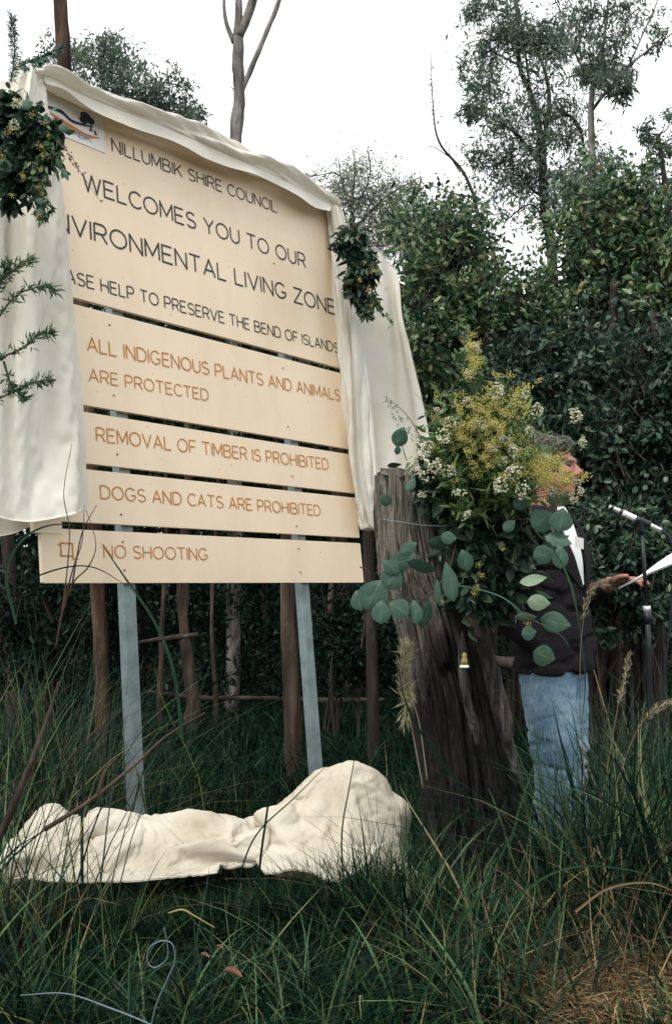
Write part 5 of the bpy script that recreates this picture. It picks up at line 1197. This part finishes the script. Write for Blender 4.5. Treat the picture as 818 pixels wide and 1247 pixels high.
# single long blades and stalks that read one by one
def stalk(label, pts, r, m, heads=0, hm='straw', name='grass_stalk', hl=.02, spread=.010, span=.35):
    W3 = [P(*p) for p in pts]; root = thing(name, label, 'grass', W3[0]); mb = MB(); tube(mb, W3, r, 5, 30); mb.build('stem', MT[m], root)
    if heads:
        c = catmull(W3, 200); i = rng.integers(int(200*(1-span)), 200, heads); d = unit(np.gradient(c, axis=0))[i]
        mb = MB(); leaves(mb, c[i]+rng.normal(0, spread, (heads, 3)), hl*np.ones(heads), .0032*np.ones(heads), droop=0, out=d*1.5); mb.build('seed_head', MT[hm], root, False)
stalk('dry feathery seed head arching in front of the man\'s jacket hem', [(712, 960, 2.8), (706, 860, 2.78), (708, 770, 2.76), (720, 720, 2.75), (742, 708, 2.74)], [.0018, .0012, .0006], 'straw', 130, hm='plume', hl=.022, spread=.004, span=.45)
stalk('straight dry seed stalk beside the microphone stand', [(738, 940, 2.8), (752, 860, 2.8), (766, 798, 2.8)], [.0015, .0008], 'straw', 120, hm='plume', hl=.018, spread=.003, span=.5)
stalk('bent dry seed stalk low at the right edge', [(748, 960, 2.75), (775, 890, 2.72), (800, 862, 2.7), (830, 850, 2.68)], [.0015, .0008], 'straw', 120, hm='plume', hl=.02, spread=.005, span=.5)
stalk('pale plume seed head standing against the left edge of the stump', [(515, 960, 2.95), (500, 880, 2.95), (492, 830, 2.95), (495, 788, 2.95)], [.002, .0015, .0006], 'plume', 420, hl=.042, spread=.007, span=.5, hm='plume')
stalk('dry plume drooping beside the pale plume at the stump', [(520, 950, 2.93), (510, 880, 2.93), (498, 850, 2.93), (492, 880, 2.93)], [.002, .0012, .0006], 'plume', 150, hl=.035, spread=.006, span=.5, hm='plume')
def blade1(label, pts, w, m='sedge'):
    W3 = catmull([P(*p) for p in pts], 24); t = np.linspace(0, 1, 24)[:, None]; s = unit(np.cross(np.gradient(W3, axis=0), FW[None])); ww = w*.5*(1-t**3*.95)
    mb = MB(); mb.add(np.concatenate([W3-s*ww, W3+FW*w*.15, W3+s*ww]), [[a*24+k, a*24+k+1, (a+1)*24+k+1, (a+1)*24+k] for a in (0, 1) for k in range(23)])
    tag(mb.build('long_grass', MT[m], smooth=False, loc=W3[0]), label, 'grass')
blade1('long green blade arching up in front of the left post', [(222, 900, 2.5), (212, 820, 2.5), (190, 760, 2.5), (150, 700, 2.5), (122, 660, 2.5)], .008)
blade1('broad green blade curving over at the left edge beneath the cloth', [(20, 760, 2.3), (8, 700, 2.3), (25, 660, 2.3), (60, 640, 2.3), (105, 640, 2.3)], .007)
blade1('long thin blade sweeping from the left edge to the left post', [(-10, 735, 2.4), (50, 700, 2.4), (110, 690, 2.4), (165, 720, 2.4)], .004, 'grass')
blade1('upright blade crossing the front of the stump', [(640, 1080, 2.5), (560, 960, 2.5), (500, 870, 2.5), (480, 790, 2.5)], .006, 'grass')
blade1('green blade rising diagonally across the cloth mound', [(285, 1090, 2.5), (310, 1020, 2.5), (360, 970, 2.5), (410, 920, 2.5)], .004, 'grass')
blade1('dark upright blade over the middle of the cloth heap', [(310, 1120, 2.4), (318, 1040, 2.4), (328, 960, 2.4), (326, 880, 2.4)], .006, 'grass')
blade1('green blade slanting over the cloth mound from the right', [(420, 1110, 2.4), (416, 1020, 2.4), (425, 960, 2.4), (440, 880, 2.4)], .004, 'grass')
blade1('long green blade arching over at the bottom right', [(560, 1200, 2.3), (600, 1120, 2.3), (680, 1060, 2.3), (770, 1060, 2.3), (830, 1090, 2.3)], .006)
blade1('long green stem hanging down the man\'s jacket', [(668, 660, 2.95), (690, 700, 2.93), (702, 745, 2.9), (712, 830, 2.9), (705, 900, 2.88)], .006)
blade1('pale blade lying over the dark hollow at the right', [(700, 1110, 2.5), (740, 1082, 2.5), (790, 1075, 2.5), (830, 1090, 2.5)], .007, 'straw')
blade1('green blade leaning from bottom centre to the right', [(500, 1250, 2.2), (540, 1160, 2.2), (600, 1060, 2.2), (640, 980, 2.2)], .006)
blade1('green blade arching at bottom left of the wire loop', [(150, 1250, 2.2), (180, 1190, 2.2), (215, 1170, 2.2), (235, 1185, 2.2)], .008)

T('tall light bladed grass clump rising at the left edge up to the lower boards', -15, 3.8, 300, 1.25, 1, sd=.18, bend=(.15, .9), w=.0065)
T('tall loose grass clump arching over the left end of the heap', 110, 3.9, 200, 1.1, 1, sd=.16, bend=(.2, .9), w=.0065)
mb = MB(); n = 5200; pxs = rng.uniform(-60, 880, n); ds = rng.uniform(2.2, 4.4, n); c = np.stack([(pxs-CX)/FPX*ds, ds, .02+rng.uniform(0, .07, n)], 1)
leaves(mb, c, .045*np.ones(n), .014*np.ones(n), droop=0, flat=.6, full=True); tag(mb.build('leaf_litter', leafmat('litter', [(0, (.03, .018, .01)), (.6, (.10, .055, .03)), (1, (.26, .18, .10))], .7, .1), smooth=False), 'fallen brown gum leaves scattered under the grass', 'leaf litter', kind='stuff')
# loose dry straw on the ground
mb = MB(); n = 9000
pxs = np.concatenate([rng.normal(735, 60, n*3//4), rng.normal(430, 50, n//4)]); ds = np.concatenate([rng.normal(2.75, .16, n*3//4), rng.normal(2.98, .12, n//4)])
rt = np.stack([(pxs-CX)/FPX*ds, ds, .03+rng.uniform(0, .10, n)], 1); a = rng.uniform(0, 6.28, n); dv = np.stack([np.cos(a), np.sin(a), rng.normal(0, .15, n)], 1); sv_ = np.stack([-np.sin(a), np.cos(a), 0*a], 1); Ls_ = rng.uniform(.04, .16, n)[:, None]; wq = .0016
V = np.stack([rt-sv_*wq, rt+sv_*wq, rt+dv*Ls_*.5+sv_*wq+[0, 0, .006], rt+dv*Ls_*.5-sv_*wq+[0, 0, .006], rt+dv*Ls_], 1).reshape(-1, 3); b = np.arange(n)[:, None]*5
mb.add(V, b+[0, 1, 2, 3], b+[3, 2, 4]); tag(mb.build('dry_straw', MT['straw'], smooth=False), 'loose brown straw and dead grass on the ground', 'straw', kind='stuff')

# ------------------------------------------------------------------ twigs, sticks and small things in the foreground
def stick(label, paths, r, m='twig', name='dry_twig', cat='twig'):
    root = thing(name, label, cat, P(*paths[0][0]))
    for p in paths:
        mb = MB(); tube(mb, [P(*q) for q in p], r, 6, 30, .15); mb.build('stem', MT[m], root)
stick('dry branching twig standing in front of the NO SHOOTING board', [[(68, 790, 2.6), (78, 730, 2.6), (85, 650, 2.6), (78, 600, 2.6), (88, 540, 2.6)], [(75, 745, 2.6), (90, 690, 2.6), (100, 660, 2.6), (103, 615, 2.6)], [(72, 760, 2.6), (88, 712, 2.6), (108, 690, 2.6), (117, 662, 2.6), (105, 620, 2.6)], [(88, 712, 2.6), (100, 650, 2.6), (118, 615, 2.6)]], [.0028, .0018, .0008])
stick('long bare stick leaning up from the left end of the cloth heap', [[(55, 1010, 2.6), (110, 975, 2.6), (160, 935, 2.6), (205, 895, 2.6), (250, 868, 2.6)], [(120, 965, 2.6), (128, 940, 2.6), (140, 925, 2.6)]], [.006, .004, .002])
stick('dark sloping branch at the left edge above the cloth heap', [[(-10, 1040, 2.5), (15, 985, 2.5), (40, 925, 2.5), (60, 870, 2.5), (72, 830, 2.5)]], [.010, .008, .003], 'bark_dark')
stick('thin dark twig standing between the board and the stump', [[(440, 790, 3.0), (446, 740, 3.0), (450, 700, 3.0), (438, 690, 3.0)], [(446, 740, 3.0), (436, 725, 3.0)]], [.004, .002], 'bark_dark')
# needle-leaved branch at left in front of the cloth
nb = thing('needle_branch', 'needle leaved branch reaching in at the left edge in front of the white cloth', 'branch', P(-20, 470, 2.4))
mb = MB(); mn = MB()
for p in ([(-40, 470), (-5, 440), (25, 425), (45, 410), (62, 405)], [(-30, 430), (0, 385), (20, 360), (45, 350), (66, 352)], [(-30, 400), (-5, 350), (15, 330), (38, 318)], [(-40, 500), (0, 485), (30, 470), (60, 462)], [(5, 440), (15, 470), (30, 485)], [(-20, 380), (-5, 360), (5, 335), (10, 322)]):
    w3 = [P(a, b, 2.4) for a, b in p]; tube(mb, w3, [.003, .0012], 5, 20); c = catmull(w3, 200); n = 130; i = np.clip(rng.choice([60, 85, 110, 130, 150, 165, 180, 192, 198], n)+rng.integers(-7, 7, n), 40, 199); dd = unit(np.gradient(c, axis=0))[i]
    leaves(mn, c[i]+rng.normal(0, .004, (n, 3)), .022*np.ones(n), .0052*np.ones(n), droop=-.1, out=dd*.7)
mb.build('stem', MT['twig'], nb); tag(mn.build('needles', MT['needle'], nb, False), kind='stuff')
# wire loop in foreground grass
mb = MB(); a = [(182, 1260), (190, 1225), (205, 1190), (213, 1170), (210, 1150), (196, 1146), (182, 1155), (180, 1172), (190, 1178), (204, 1166), (203, 1145), (200, 1130)]
tube(mb, [P(x, y, 2.15-.0*k) for k, (x, y) in enumerate(a)], [.0017, .0016, .0012], 8, 90); tag(mb.build('wire_loop', MT['wire']), 'pale blue wire with a loop sticking up in the foreground grass', 'wire')
mb = MB(); tube(mb, [P(25, 1212, 2.15), (P(80, 1210, 2.15)), P(130, 1226, 2.12), P(180, 1246, 2.1), P(210, 1262, 2.1)], [.0010, .0018, .0022], 7, 40); tag(mb.build('pale_cane', MT['wire']), 'long pale cane lying along the bottom left corner', 'stick')
mb = MB(); tube(mb, [P(205, 1112, 2.5), P(222, 1108, 2.5), (P(238, 1116, 2.5)), P(262, 1130, 2.5)], [.0015, .003, .0015], 7, 24, squash=.4, rough=.5); tag(mb.build('yellow_ribbon', MT['yellow_plastic']), 'crinkled yellow ribbon end in the grass below the cloth heap', 'ribbon')
for (x, y, s, lab) in ((284, 1184, .020, 'curled orange brown dead leaf at the bottom centre'), (250, 1163, .010, 'small yellowish dead leaf just left of the larger one'), (268, 1153, .008, 'tiny yellowish dead leaf above the larger dead leaf')):
    mb = MB(); u_ = np.linspace(-1, 1, 9)
    gg = np.array([[P(x, y, 2.25)+RT*(s*a)+UP*(-s*.35*a+s*.5*b*(1-a*a)**.7)+FW*(s*.4*(b*b)-s*.5*a*a) for b in (-1, -.5, 0, .5, 1)] for a in u_]); sheet(mb, gg, .0008)
    tag(mb.build('dead_leaf', MT['dead_leaf']), lab, 'leaf')
print('tris', sum(sum(len(p.vertices)-2 for p in o.data.polygons) if False else len(o.data.polygons) for o in bpy.data.objects if o.type == 'MESH'))
